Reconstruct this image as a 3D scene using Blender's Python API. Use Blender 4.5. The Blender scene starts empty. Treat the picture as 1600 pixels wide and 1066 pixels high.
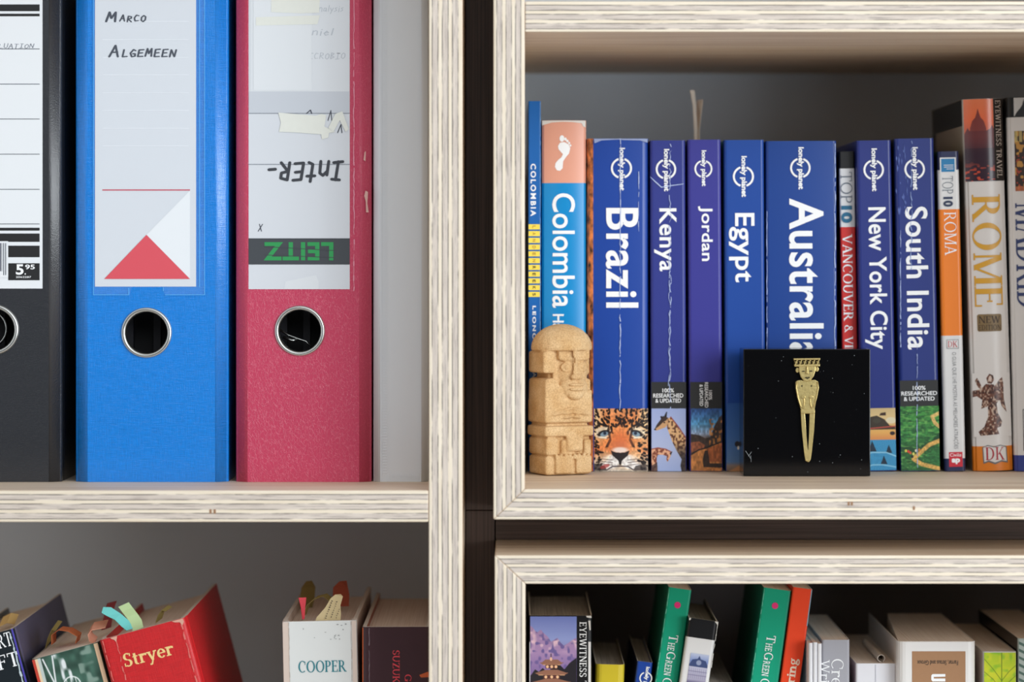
import bpy, bmesh, math, random
import numpy as np
from mathutils import Vector, Matrix

# ------------------------------------------------------------------ camera, world, lights
SC = bpy.context.scene
COL = SC.collection
ZC = 1.35                 # eye height
DCAM = 1.555              # camera to the front plane of the shelves
LENS = 100.0
F = LENS / 36.0 * 1600.0
VX, VY = 800.0, 410.0     # vanishing point in photo pixels

cam_d = bpy.data.cameras.new('camera')
cam = bpy.data.objects.new('camera', cam_d)
COL.objects.link(cam)
cam.location = (0, -DCAM, ZC)
cam.rotation_euler = (math.radians(90), 0, 0)
cam_d.lens = LENS
cam_d.sensor_width = 36
cam_d.shift_y = -(533.0 - VY) / 1600.0
cam_d.clip_start = 0.05
cam_d.dof.use_dof = True
cam_d.dof.focus_distance = DCAM + 0.075
cam_d.dof.aperture_fstop = 5.0
SC.camera = cam

SC.view_settings.view_transform = 'Standard'
SC.view_settings.look = 'None'
SC.view_settings.gamma = 1
SC.view_settings.use_curve_mapping = False
SC.view_settings.exposure = -0.50

world = bpy.data.worlds.new('world')
SC.world = world
world.use_nodes = True
# a soft room: pale ceiling and side walls, a darker far end opposite the shelves
_wn, _wl = world.node_tree.nodes, world.node_tree.links
wb = _wn['Background']
_tc = _wn.new('ShaderNodeTexCoord')
_sp = _wn.new('ShaderNodeSeparateXYZ')
_ab = _wn.new('ShaderNodeMath'); _ab.operation = 'ABSOLUTE'
_rp = _wn.new('ShaderNodeMapRange')
_rp.interpolation_type = 'SMOOTHSTEP'
_rp.inputs[1].default_value, _rp.inputs[2].default_value = 0.97, 0.70
_rp.inputs[3].default_value, _rp.inputs[4].default_value = 0.06, 1.15
_wl.new(_tc.outputs['Generated'], _sp.inputs[0])
_wl.new(_sp.outputs['Y'], _ab.inputs[0])
_wl.new(_ab.outputs[0], _rp.inputs[0])
_wl.new(_rp.outputs[0], wb.inputs[1])
wb.inputs[0].default_value = (0.96, 0.98, 1.0, 1)


def area(name, loc, target, sx, sy, power, color):
    d = bpy.data.lights.new(name, 'AREA')
    d.shape = 'RECTANGLE'
    d.size, d.size_y = sx, sy
    d.energy = power
    d.color = color
    o = bpy.data.objects.new(name, d)
    COL.objects.link(o)
    o.location = loc
    v = Vector(target) - Vector(loc)
    o.rotation_euler = v.to_track_quat('-Z', 'Y').to_euler()
    return o


area('window_light', (0.70, -2.5, ZC + 1.05), (0.0, 0.1, ZC - 0.05), 2.2, 1.0, 24, (0.95, 0.98, 1.0))
area('side_window_light', (1.65, -2.1, ZC + 0.24), (0.0, 0.1, ZC - 0.1), 0.8, 1.5, 38, (0.90, 0.96, 1.0))
area('edge_highlight_light', (2.0, -1.42, ZC + 0.30), (0.0, 0.05, ZC), 0.9, 1.6, 36, (0.90, 0.96, 1.0))  # added light that gives the binders' right edges their highlight


# ------------------------------------------------------------------ pixel <-> world
def sc_at(y):
    return (DCAM + y) / F


def P(px, py, y):
    s = sc_at(y)
    return ((px - VX) * s, y, ZC + (VY - py) * s)


def lin(c):
    out = []
    for v in c[:3]:
        v = v / 255.0
        out.append(v / 12.92 if v <= 0.04045 else ((v + 0.055) / 1.055) ** 2.4)
    return tuple(out)


# ------------------------------------------------------------------ materials
MATS = {}


def new_mat(name):
    m = bpy.data.materials.new(name)
    m.use_nodes = True
    nt = m.node_tree
    return m, nt, nt.nodes['Principled BSDF']


def mat(name, rgb, rough=0.5, spec=0.5, metal=0.0, var=0.0, vscale=40.0, bump=None, coat=0.0):
    """plain coloured surface with a little procedural variation; bump = ('noise'|'voronoi'|'linen', scale, strength)"""
    if name in MATS:
        return MATS[name]
    m, nt, b = new_mat(name)
    N, L = nt.nodes, nt.links
    col = lin(rgb)
    b.inputs['Roughness'].default_value = rough
    b.inputs['Specular IOR Level'].default_value = spec
    b.inputs['Metallic'].default_value = metal
    if coat:
        b.inputs['Coat Weight'].default_value = coat
        b.inputs['Coat Roughness'].default_value = 0.15
    b.inputs['Base Color'].default_value = (*col, 1)
    tc = N.new('ShaderNodeTexCoord')
    if var:
        nz = N.new('ShaderNodeTexNoise')
        nz.inputs['Scale'].default_value = vscale
        nz.inputs['Detail'].default_value = 4
        L.new(tc.outputs['Object'], nz.inputs['Vector'])
        mx = N.new('ShaderNodeMix')
        mx.data_type = 'RGBA'
        mx.inputs[6].default_value = (*[max(0, c * (1 - var)) for c in col], 1)
        mx.inputs[7].default_value = (*[min(1, c * (1 + var)) for c in col], 1)
        L.new(nz.outputs['Fac'], mx.inputs[0])
        L.new(mx.outputs[2], b.inputs['Base Color'])
    if bump:
        kind, scl, st = bump
        bp = N.new('ShaderNodeBump')
        bp.inputs['Strength'].default_value = st
        bp.inputs['Distance'].default_value = 0.0004
        if kind == 'noise':
            t = N.new('ShaderNodeTexNoise')
            t.inputs['Scale'].default_value = scl
            t.inputs['Detail'].default_value = 5
            L.new(tc.outputs['Object'], t.inputs['Vector'])
            L.new(t.outputs['Fac'], bp.inputs['Height'])
        elif kind == 'leather':
            mp = N.new('ShaderNodeMapping')
            mp.inputs['Scale'].default_value = (1.0, 1.0, 0.55)
            L.new(tc.outputs['Object'], mp.inputs['Vector'])
            t0 = N.new('ShaderNodeTexNoise')
            t0.inputs['Scale'].default_value = scl * 0.6
            L.new(mp.outputs[0], t0.inputs['Vector'])
            ad = N.new('ShaderNodeMixRGB')
            ad.blend_type = 'ADD'
            ad.inputs[0].default_value = 0.004
            L.new(mp.outputs[0], ad.inputs[1])
            L.new(t0.outputs['Color'], ad.inputs[2])
            t = N.new('ShaderNodeTexVoronoi')
            t.feature = 'DISTANCE_TO_EDGE'
            t.inputs['Scale'].default_value = scl
            L.new(ad.outputs[0], t.inputs['Vector'])
            mr = N.new('ShaderNodeMapRange')
            mr.inputs[1].default_value = 0.0
            mr.inputs[2].default_value = 0.075
            mr.inputs[3].default_value = 1.0
            mr.inputs[4].default_value = 0.0
            L.new(t.outputs['Distance'], mr.inputs[0])
            L.new(mr.outputs[0], bp.inputs['Height'])
            mx = N.new('ShaderNodeMix')
            mx.data_type = 'RGBA'
            mx.inputs[6].default_value = (*col, 1)
            mx.inputs[7].default_value = (*[min(1, c * 1.25 + 0.045) for c in col], 1)
            ml = N.new('ShaderNodeMath')
            ml.operation = 'MULTIPLY'
            ml.inputs[1].default_value = 0.5
            L.new(mr.outputs[0], ml.inputs[0])
            L.new(ml.outputs[0], mx.inputs[0])
            L.new(mx.outputs[2], b.inputs['Base Color'])
        elif kind == 'linen':
            hs = []
            for sx in ((1.0, 1.0, 0.06), (0.06, 0.06, 1.0)):
                mp = N.new('ShaderNodeMapping')
                mp.inputs['Scale'].default_value = tuple(scl * v for v in sx)
                L.new(tc.outputs['Object'], mp.inputs['Vector'])
                t = N.new('ShaderNodeTexNoise')
                t.inputs['Scale'].default_value = 1.0
                t.inputs['Detail'].default_value = 2
                L.new(mp.outputs[0], t.inputs['Vector'])
                hs.append(t)
            ad = N.new('ShaderNodeMath')
            ad.operation = 'ADD'
            L.new(hs[0].outputs['Fac'], ad.inputs[0])
            L.new(hs[1].outputs['Fac'], ad.inputs[1])
            L.new(ad.outputs[0], bp.inputs['Height'])
            mr = N.new('ShaderNodeMapRange')
            mr.inputs[1].default_value = 0.7
            mr.inputs[2].default_value = 1.3
            L.new(ad.outputs[0], mr.inputs[0])
            mx = N.new('ShaderNodeMix')
            mx.data_type = 'RGBA'
            mx.inputs[6].default_value = (*[c * 0.86 for c in col], 1)
            mx.inputs[7].default_value = (*[min(1, c * 1.14) for c in col], 1)
            L.new(mr.outputs[0], mx.inputs[0])
            L.new(mx.outputs[2], b.inputs['Base Color'])
        L.new(bp.outputs[0], b.inputs['Normal'])
    MATS[name] = m
    return m


def pic_mat(rough=0.35):
    key = 'printed_picture_%d' % int(rough * 100)
    if key in MATS:
        return MATS[key]
    m, nt, b = new_mat(key)
    a = nt.nodes.new('ShaderNodeAttribute')
    a.attribute_name = 'Col'
    nt.links.new(a.outputs['Color'], b.inputs['Base Color'])
    b.inputs['Roughness'].default_value = rough
    MATS[key] = m
    return m


def ply(name, axis, th):
    """birch plywood: layered edge on faces looking along Y, veneer elsewhere. Object coordinates start at the board's corner."""
    m, nt, b = new_mat(name)
    N, L = nt.nodes, nt.links
    tc = N.new('ShaderNodeTexCoord')
    sp = N.new('ShaderNodeSeparateXYZ')
    L.new(tc.outputs['Object'], sp.inputs[0])
    across, along, depth = sp.outputs['X' if axis == 'X' else 'Z'], sp.outputs['Z' if axis == 'X' else 'X'], sp.outputs['Y']

    def math_(op, a, bb):
        n = N.new('ShaderNodeMath')
        n.operation = op
        for i, v in enumerate((a, bb)):
            if isinstance(v, (int, float)):
                n.inputs[i].default_value = v
            else:
                L.new(v, n.inputs[i])
        return n.outputs[0]

    def vec(x, y, z):
        c = N.new('ShaderNodeCombineXYZ')
        for i, v in enumerate((x, y, z)):
            if isinstance(v, (int, float)):
                c.inputs[i].default_value = v
            else:
                L.new(v, c.inputs[i])
        return c.outputs[0]

    def noise(v, detail=3, rough=0.6):
        n = N.new('ShaderNodeTexNoise')
        n.inputs['Scale'].default_value = 1
        n.inputs['Detail'].default_value = detail
        n.inputs['Roughness'].default_value = rough
        L.new(v, n.inputs['Vector'])
        return n.outputs['Fac']

    def ramp(fac, stops, interp='LINEAR'):
        r = N.new('ShaderNodeValToRGB')
        r.color_ramp.interpolation = interp
        els = r.color_ramp.elements
        els[0].position, els[1].position = stops[0][0], stops[-1][0]
        for p, c in stops[1:-1]:
            els.new(p)
        for e, (p, c) in zip(els, stops):
            e.color = (*c, 1)
        L.new(fac, r.inputs[0])
        return r.outputs[0]

    def mix(f, a, bb, kind='MIX'):
        n = N.new('ShaderNodeMixRGB')
        n.blend_type = kind
        for i, v in enumerate((f, a, bb)):
            if isinstance(v, (int, float)):
                n.inputs[i].default_value = v
            elif isinstance(v, tuple):
                n.inputs[i].default_value = (*v, 1)
            else:
                L.new(v, n.inputs[i])
        return n.outputs[0]

    wav = noise(vec(math_('MULTIPLY', across, 30), math_('MULTIPLY', along, 14), 0), 2)
    a = math_('ADD', across, math_('MULTIPLY', math_('SUBTRACT', wav, 0.5), 0.0004))
    a = math_('DIVIDE', a, th)
    W, G = (1, 1, 1), (0, 0, 0)
    bounds = [0.10, 0.275, 0.40, 0.575, 0.70, 0.87]
    st = [(0.0, G)]
    g = True
    for q in bounds:
        st.append((q, W if g else G))
        g = not g
    gm = ramp(a, st, 'CONSTANT')
    # thin dark glue / crack lines on the boundaries
    cs = [(0.0, G)]
    for q in bounds:
        cs += [(q - 0.018, G), (q - 0.006, W), (q + 0.006, W), (q + 0.018, G)]
    ck = ramp(a, cs)
    brk = noise(vec(math_('MULTIPLY', across, 260), math_('MULTIPLY', along, 45), 3.7), 5)
    brk = ramp(brk, [(0.40, G), (0.50, W)])
    ck = mix(1.0, ck, brk, 'MULTIPLY')
    # grain dashes inside the dark plies
    sl = math_('ADD', math_('MULTIPLY', across, 3400), math_('MULTIPLY', noise(vec(math_('MULTIPLY', along, 18), math_('MULTIPLY', across, 90), 5)), 5.0))
    gr = noise(vec(sl, math_('MULTIPLY', along, 70), 1.3), 4)
    dash = ramp(gr, [(0.54, G), (0.62, W)])
    tone = noise(vec(math_('MULTIPLY', across, 600), math_('MULTIPLY', along, 25), 9), 3)
    cream = ramp(tone, [(0.3, lin((226, 211, 188))), (0.7, lin((238, 227, 208)))])
    grey = ramp(tone, [(0.3, lin((198, 186, 176))), (0.7, lin((220, 208, 196)))])
    grey = mix(mix(1.0, dash, (0.55, 0.55, 0.55), 'MULTIPLY'), grey, lin((112, 100, 98)))
    edge = mix(gm, cream, grey)
    edge = mix(mix(1.0, ck, (0.92, 0.92, 0.92), 'MULTIPLY'), edge, lin((48, 40, 42)))
    # veneer face
    vg = noise(vec(math_('MULTIPLY', along, 5), math_('MULTIPLY', depth, 130), math_('MULTIPLY', across, 60)), 5)
    face = ramp(vg, [(0.3, lin((196, 170, 144))), (0.5, lin((222, 202, 178))), (0.7, lin((232, 216, 194)))])
    ge = N.new('ShaderNodeNewGeometry')
    sn = N.new('ShaderNodeSeparateXYZ')
    L.new(ge.outputs['Normal'], sn.inputs[0])
    ny = math_('ABSOLUTE', sn.outputs['Y'], 0)
    isf = math_('GREATER_THAN', ny, 0.85)
    L.new(mix(isf, face, edge), b.inputs['Base Color'])
    b.inputs['Roughness'].default_value = 0.55
    bp = N.new('ShaderNodeBump')
    bp.inputs['Strength'].default_value = 0.25
    bp.inputs['Distance'].default_value = 0.0003
    L.new(math_('SUBTRACT', gr, math_('MULTIPLY', ck, 1.0)), bp.inputs['Height'])
    L.new(bp.outputs[0], b.inputs['Normal'])
    return m


def streak_mat(name, c0, c1, scale, rough=0.5):
    """two tones in streaks; scale = (x, y, z) frequencies in object space"""
    if name in MATS:
        return MATS[name]
    m, nt, b = new_mat(name)
    N, L = nt.nodes, nt.links
    tc = N.new('ShaderNodeTexCoord')
    mp = N.new('ShaderNodeMapping')
    mp.inputs['Scale'].default_value = scale
    L.new(tc.outputs['Object'], mp.inputs['Vector'])
    nz = N.new('ShaderNodeTexNoise')
    nz.inputs['Scale'].default_value = 1
    nz.inputs['Detail'].default_value = 5
    L.new(mp.outputs[0], nz.inputs['Vector'])
    r = N.new('ShaderNodeValToRGB')
    r.color_ramp.elements[0].position = 0.32
    r.color_ramp.elements[1].position = 0.68
    r.color_ramp.elements[0].color = (*lin(c0), 1)
    r.color_ramp.elements[1].color = (*lin(c1), 1)
    L.new(nz.outputs['Fac'], r.inputs[0])
    L.new(r.outputs[0], b.inputs['Base Color'])
    b.inputs['Roughness'].default_value = rough
    bp = N.new('ShaderNodeBump')
    bp.inputs['Strength'].default_value = 0.2
    bp.inputs['Distance'].default_value = 0.0004
    L.new(nz.outputs['Fac'], bp.inputs['Height'])
    L.new(bp.outputs[0], b.inputs['Normal'])
    MATS[name] = m
    return m


def clear_mat():
    if 'clear_plastic' in MATS:
        return MATS['clear_plastic']
    m, nt, b = new_mat('clear_plastic')
    b.inputs['Base Color'].default_value = (0.8, 0.9, 1, 1)
    b.inputs['Alpha'].default_value = 0.05
    b.inputs['Roughness'].default_value = 0.12
    MATS['clear_plastic'] = m
    return m


# ------------------------------------------------------------------ mesh helpers
def empty(name, loc, label=None, cat=None, group=None):
    o = bpy.data.objects.new(name, None)
    o.empty_display_size = 0.02
    COL.objects.link(o)
    o.location = loc
    tag(o, label, cat, group)
    return o


def tag(o, label=None, cat=None, group=None, kind=None):
    if label:
        o['label'] = label
    if cat:
        o['category'] = cat
    if group:
        o['group'] = group
    if kind:
        o['kind'] = kind
    return o


def mesh_obj(name, verts, faces, mats, parent=None, fmat=None, smooth=False, loc=(0, 0, 0), label=None, recalc=False):
    me = bpy.data.meshes.new(name)
    me.from_pydata([tuple(v) for v in verts], [], [tuple(f) for f in faces])
    if not isinstance(mats, (list, tuple)):
        mats = [mats]
    for m in mats:
        me.materials.append(m)
    if fmat is not None:
        for p, k in zip(me.polygons, fmat):
            p.material_index = k
    if recalc:
        bm = bmesh.new()
        bm.from_mesh(me)
        bmesh.ops.recalc_face_normals(bm, faces=bm.faces)
        bm.to_mesh(me)
        bm.free()
    if smooth:
        for p in me.polygons:
            p.use_smooth = True
    o = bpy.data.objects.new(name, me)
    COL.objects.link(o)
    o.location = loc
    if parent:
        o.parent = parent
    if label:
        o['label'] = label
    return o


def bm_obj(name, bm, mats, parent=None, smooth=False, loc=(0, 0, 0), label=None):
    bmesh.ops.recalc_face_normals(bm, faces=bm.faces)
    me = bpy.data.meshes.new(name)
    bm.to_mesh(me)
    bm.free()
    if not isinstance(mats, (list, tuple)):
        mats = [mats]
    for m in mats:
        me.materials.append(m)
    if smooth:
        for p in me.polygons:
            p.use_smooth = True
    o = bpy.data.objects.new(name, me)
    COL.objects.link(o)
    o.location = loc
    if parent:
        o.parent = parent
    if label:
        o['label'] = label
    return o


def bm_prism_y(bm, pts, y0, y1, bevel=0.0, seg=2, front_only=False):
    """polygon in x,z extruded along y"""
    a = [bm.verts.new((x, y0, z)) for x, z in pts]
    b = [bm.verts.new((x, y1, z)) for x, z in pts]
    n = len(pts)
    fs = [bm.faces.new(a), bm.faces.new(list(reversed(b)))]
    for i in range(n):
        fs.append(bm.faces.new((a[i], b[i], b[(i + 1) % n], a[(i + 1) % n])))
    if bevel:
        if front_only:
            es = [e for e in fs[0].edges]
        else:
            es = list({e for f in fs for e in f.edges})
        bmesh.ops.bevel(bm, geom=es, offset=bevel, segments=seg, affect='EDGES', profile=0.5)


def bm_box(bm, x0, x1, y0, y1, z0, z1, bevel=0.0, seg=2, taper=1.0):
    cx, cy = (x0 + x1) / 2, (y0 + y1) / 2
    vs = []
    for z, t in ((z0, 1.0), (z1, taper)):
        for x, y in ((x0, y0), (x1, y0), (x1, y1), (x0, y1)):
            vs.append(bm.verts.new((cx + (x - cx) * t, cy + (y - cy) * t, z)))
    fs = [bm.faces.new([vs[i] for i in q]) for q in ((0, 1, 2, 3), (7, 6, 5, 4), (0, 4, 5, 1), (1, 5, 6, 2), (2, 6, 7, 3), (3, 7, 4, 0))]
    if bevel:
        es = list({e for f in fs for e in f.edges})
        bmesh.ops.bevel(bm, geom=es, offset=bevel, segments=seg, affect='EDGES', profile=0.5)


def bm_ell(bm, c, r, seg=20, rings=12, rot=None):
    M = Matrix.Translation(c) @ (rot if rot else Matrix.Identity(4)) @ Matrix.Diagonal((*r, 1))
    bmesh.ops.create_uvsphere(bm, u_segments=seg, v_segments=rings, radius=1.0, matrix=M)


def tube(bm, pts, r, seg=8, closed=False):
    pts = [Vector(p) for p in pts]
    n = len(pts)
    rings = []
    for i, p in enumerate(pts):
        a = pts[(i - 1) % n] if (closed or i > 0) else pts[0]
        b = pts[(i + 1) % n] if (closed or i < n - 1) else pts[-1]
        d = (b - a).normalized()
        up = Vector((0, 1, 0)) if abs(d.y) < 0.9 else Vector((1, 0, 0))
        s = d.cross(up).normalized()
        t = s.cross(d).normalized()
        rr = r[i] if isinstance(r, (list, tuple)) else r
        rings.append([bm.verts.new(p + (s * math.cos(k) + t * math.sin(k)) * rr) for k in [2 * math.pi * j / seg for j in range(seg)]])
    m = n if closed else n - 1
    for i in range(m):
        A, B = rings[i], rings[(i + 1) % n]
        for j in range(seg):
            bm.faces.new((A[j], A[(j + 1) % seg], B[(j + 1) % seg], B[j]))
    if not closed:
        bm.faces.new(rings[0])
        bm.faces.new(list(reversed(rings[-1])))


def paper_strip(name, pts, width_vec, th, m, parent, label=None):
    """curved strip of paper: centre line points, a width vector for each (or one), thickness th"""
    n = len(pts)
    vs, fs = [], []
    for i, p in enumerate(pts):
        p = Vector(p)
        w = Vector(width_vec[i] if isinstance(width_vec[0], (tuple, list, Vector)) else width_vec)
        a = Vector(pts[max(0, i - 1)])
        b = Vector(pts[min(n - 1, i + 1)])
        nn = (b - a).cross(w).normalized() * th * 0.5
        vs += [p - w / 2 + nn, p + w / 2 + nn, p + w / 2 - nn, p - w / 2 - nn]
    for i in range(n - 1):
        q = 4 * i
        for k in range(4):
            fs.append((q + k, q + (k + 1) % 4, q + 4 + (k + 1) % 4, q + 4 + k))
    fs += [(3, 2, 1, 0), (4 * n - 4, 4 * n - 3, 4 * n - 2, 4 * n - 1)]
    return mesh_obj(name, vs, fs, m, parent, recalc=True, label=label)


# ------------------------------------------------------------------ lettering
_TC = {}


def sans(text, bold=0.0, spacing=1.0):
    """the built-in sans face as flat polygons: (list of (x, y)), faces"""
    key = (text, bold, spacing)
    if key in _TC:
        return _TC[key]
    cu = bpy.data.curves.new('lettering_tmp', 'FONT')
    cu.body = text
    cu.size = 1.0
    cu.offset = bold
    cu.space_character = spacing
    cu.resolution_u = 5
    ob = bpy.data.objects.new('lettering_tmp', cu)
    COL.objects.link(ob)
    dg = bpy.context.evaluated_depsgraph_get()
    me = bpy.data.meshes.new_from_object(ob.evaluated_get(dg))
    v = [(q.co.x, q.co.y) for q in me.vertices]
    f = [tuple(p.vertices) for p in me.polygons]
    bpy.data.objects.remove(ob)
    bpy.data.curves.remove(cu)
    bpy.data.meshes.remove(me)
    _TC[key] = (v, f)
    return v, f


def serif(text, T=0.15, t=0.05, gap=0.1, sl=0.075):
    """a small serif alphabet drawn from stems, bars and bowls; cap height 1"""
    V, Fc = [], []
    X = [0.0]

    def q(*pts):
        b = len(V)
        V.extend([(X[0] + x, y) for x, y in pts])
        Fc.append(tuple(range(b, b + len(pts))))

    def foot(x, y, w=T, k=1.0):
        q((x - w / 2 - sl * k, y), (x + w / 2 + sl * k, y), (x + w / 2 + sl * k, y + t), (x - w / 2 - sl * k, y + t))

    def stem(x, y0=0.0, y1=1.0, w=T, lo=True, hi=True):
        q((x - w / 2, y0), (x + w / 2, y0), (x + w / 2, y1), (x - w / 2, y1))
        if lo:
            foot(x, y0, w)
        if hi:
            foot(x, y1 - t, w)

    def dia(x0, y0, x1, y1, w):
        q((x0 - w / 2, y0), (x0 + w / 2, y0), (x1 + w / 2, y1), (x1 - w / 2, y1))

    def bar(x0, x1, y, w=t):
        q((x0, y - w / 2), (x1, y - w / 2), (x1, y + w / 2), (x0, y + w / 2))

    def bowl(cx, cy, rx, ry, a0, a1, tk=T, tn=t, n=22):
        for i in range(n):
            pts = []
            for a, k in ((i, 0), (i + 1, 0), (i + 1, 1), (i, 1)):
                g = math.radians(a0 + (a1 - a0) * a / n)
                pts.append((cx + (rx - k * tk) * math.cos(g), cy + (ry - k * tn) * math.sin(g)))
            q(*pts)

    def tick(x, y0, y1):
        q((x - t / 2, y0), (x + t / 2, y0), (x + t / 2, y1), (x - t / 2, y1))

    for ch in text:
        w = 0.7
        if ch == 'A':
            dia(0.06, 0, 0.38, 1, t * 1.3); dia(0.70, 0, 0.38, 1, T * 1.15); bar(0.16, 0.6, 0.34)
            foot(0.06, 0, t); foot(0.70, 0, T); w = 0.78
        elif ch == 'C':
            bowl(0.42, 0.5, 0.42, 0.52, 48, 312); tick(0.70, 0.66, 0.94); w = 0.76
        elif ch == 'D':
            stem(0.12); bowl(0.26, 0.5, 0.50, 0.5, -90, 90); bar(0.12, 0.27, 1 - t / 2); bar(0.12, 0.27, t / 2); w = 0.80
        elif ch in 'EF':
            stem(0.12); bar(0.12, 0.54, 1 - t / 2); bar(0.12, 0.44, 0.52); tick(0.54, 0.76, 1.0); tick(0.44, 0.42, 0.62)
            if ch == 'E':
                bar(0.12, 0.58, t / 2); tick(0.58, 0, 0.24)
            w = 0.62
        elif ch == 'G':
            bowl(0.42, 0.5, 0.42, 0.52, 48, 330); stem(0.72, 0.02, 0.44, T, False, True); tick(0.72, 0.68, 0.94); w = 0.86
        elif ch == 'H':
            stem(0.12); stem(0.66); bar(0.12, 0.66, 0.52); w = 0.80
        elif ch == 'I':
            stem(0.14); w = 0.28
        elif ch == 'K':
            stem(0.12); dia(0.22, 0.42, 0.66, 1, t * 1.5); dia(0.70, 0, 0.34, 0.56, T * 1.1); foot(0.68, 0, T); foot(0.64, 1 - t, t); w = 0.80
        elif ch == 'L':
            stem(0.12); bar(0.12, 0.58, t / 2); tick(0.58, 0, 0.26); w = 0.62
        elif ch == 'M':
            stem(0.10, w=t * 1.4); stem(0.88, w=T); dia(0.46, 0, 0.14, 1, T); dia(0.46, 0, 0.84, 1, t * 1.4); w = 1.0
        elif ch == 'N':
            stem(0.10, w=t * 1.4); stem(0.70, w=t * 1.4, lo=False); dia(0.70, 0, 0.12, 1, T * 1.1); w = 0.80
        elif ch == 'O':
            bowl(0.44, 0.5, 0.44, 0.52, 0, 360, n=40); w = 0.88
        elif ch in 'PR':
            stem(0.12); bowl(0.28, 0.73, 0.30, 0.27, -90, 90); bar(0.12, 0.3, 1 - t / 2); bar(0.12, 0.3, 0.46 + t / 2)
            w = 0.60
            if ch == 'R':
                dia(0.70, 0, 0.34, 0.48, T * 1.1); foot(0.70, 0, T, 0.6); w = 0.76
        elif ch == 'S':
            bowl(0.28, 0.74, 0.26, 0.27, 40, 270, T, t); bowl(0.28, 0.26, 0.28, 0.27, 90, -140, T, t)
            tick(0.48, 0.74, 0.96); tick(0.06, 0.04, 0.28); w = 0.56
        elif ch == 'T':
            stem(0.35, hi=False); bar(0.0, 0.70, 1 - t / 2); tick(0.02, 0.76, 1); tick(0.68, 0.76, 1); w = 0.70
        elif ch == 'U':
            stem(0.12, 0.34, 1, lo=False); stem(0.68, 0.34, 1, t * 1.4, lo=False); bowl(0.375, 0.36, 0.33, 0.38, 180, 360, T, t * 1.4); w = 0.80
        elif ch == 'V':
            dia(0.38, 0, 0.06, 1, T); dia(0.38, 0, 0.70, 1, t * 1.4); foot(0.06, 1 - t, T); foot(0.70, 1 - t, t); w = 0.76
        elif ch == 'W':
            dia(0.30, 0, 0.06, 1, T); dia(0.30, 0, 0.54, 1, t * 1.4); dia(0.78, 0, 0.54, 1, T); dia(0.78, 0, 1.02, 1, t * 1.4)
            foot(0.06, 1 - t, T); foot(1.02, 1 - t, t); w = 1.08
        elif ch == 'X':
            dia(0.66, 0, 0.1, 1, T); dia(0.08, 0, 0.64, 1, t * 1.4); foot(0.66, 0, T); foot(0.1, 1 - t, T); w = 0.76
        elif ch == 'Y':
            stem(0.36, 0, 0.48, hi=False); dia(0.36, 0.44, 0.06, 1, T); dia(0.36, 0.44, 0.68, 1, t * 1.4); foot(0.06, 1 - t, T); foot(0.68, 1 - t, t); w = 0.74
        elif ch == 'Z':
            dia(0.10, 0, 0.54, 1, T * 1.2); bar(0.04, 0.62, 1 - t / 2); bar(0.02, 0.64, t / 2); tick(0.06, 0.78, 1); tick(0.62, 0, 0.22); w = 0.66
        elif ch == '&':
            bowl(0.34, 0.76, 0.20, 0.25, 0, 360, T * 0.7, t); bowl(0.32, 0.28, 0.32, 0.29, 60, 330, T, t); dia(0.74, 0, 0.24, 0.74, T); w = 0.82
        elif ch == 't':
            stem(0.17, 0.12, 0.86, hi=False, lo=False); bar(0.02, 0.36, 0.66 - t / 2); bowl(0.30, 0.14, 0.205, 0.15, 180, 290, T * 0.9, t); w = 0.40
        elif ch == 'r':
            stem(0.12, 0, 0.68); bowl(0.36, 0.46, 0.2, 0.22, 40, 160, T * 0.8, t * 1.6); bm_dot = (0.44, 0.56); q((0.38, 0.5), (0.5, 0.5), (0.5, 0.64), (0.38, 0.64)); w = 0.48
        elif ch == 'e':
            bowl(0.29, 0.33, 0.29, 0.35, 0, 320, T, t); bar(0.05, 0.57, 0.36); w = 0.58
        elif ch == 'y':
            dia(0.32, 0.02, 0.10, 0.68, T); dia(0.18, -0.30, 0.54, 0.68, t * 1.4); foot(0.10, 0.68 - t, T); foot(0.54, 0.68 - t, t); q((0.06, -0.32), (0.2, -0.32), (0.2, -0.2), (0.06, -0.2)); w = 0.60
        elif ch == 'i':
            stem(0.12, 0, 0.68); bowl(0.12, 0.86, 0.09, 0.09, 0, 360, 0.088, 0.088); w = 0.26
        elif ch == 'n':
            stem(0.12, 0, 0.68); stem(0.50, 0, 0.48, hi=False); bowl(0.355, 0.45, 0.22, 0.24, 0, 170, T, t * 1.5); w = 0.64
        elif ch == 'g':
            bowl(0.27, 0.46, 0.24, 0.24, 0, 360, T * 0.8, t); bowl(0.29, -0.10, 0.29, 0.2, 0, 360, T * 0.8, t * 1.4)
            dia(0.14, 0.06, 0.16, 0.26, T * 0.6); bar(0.12, 0.4, 0.07, t * 1.6); q((0.42, 0.6), (0.58, 0.62), (0.58, 0.72), (0.42, 0.7)); w = 0.60
        elif ch == ' ':
            w = 0.30
        X[0] += w + gap
    return V, Fc


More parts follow.
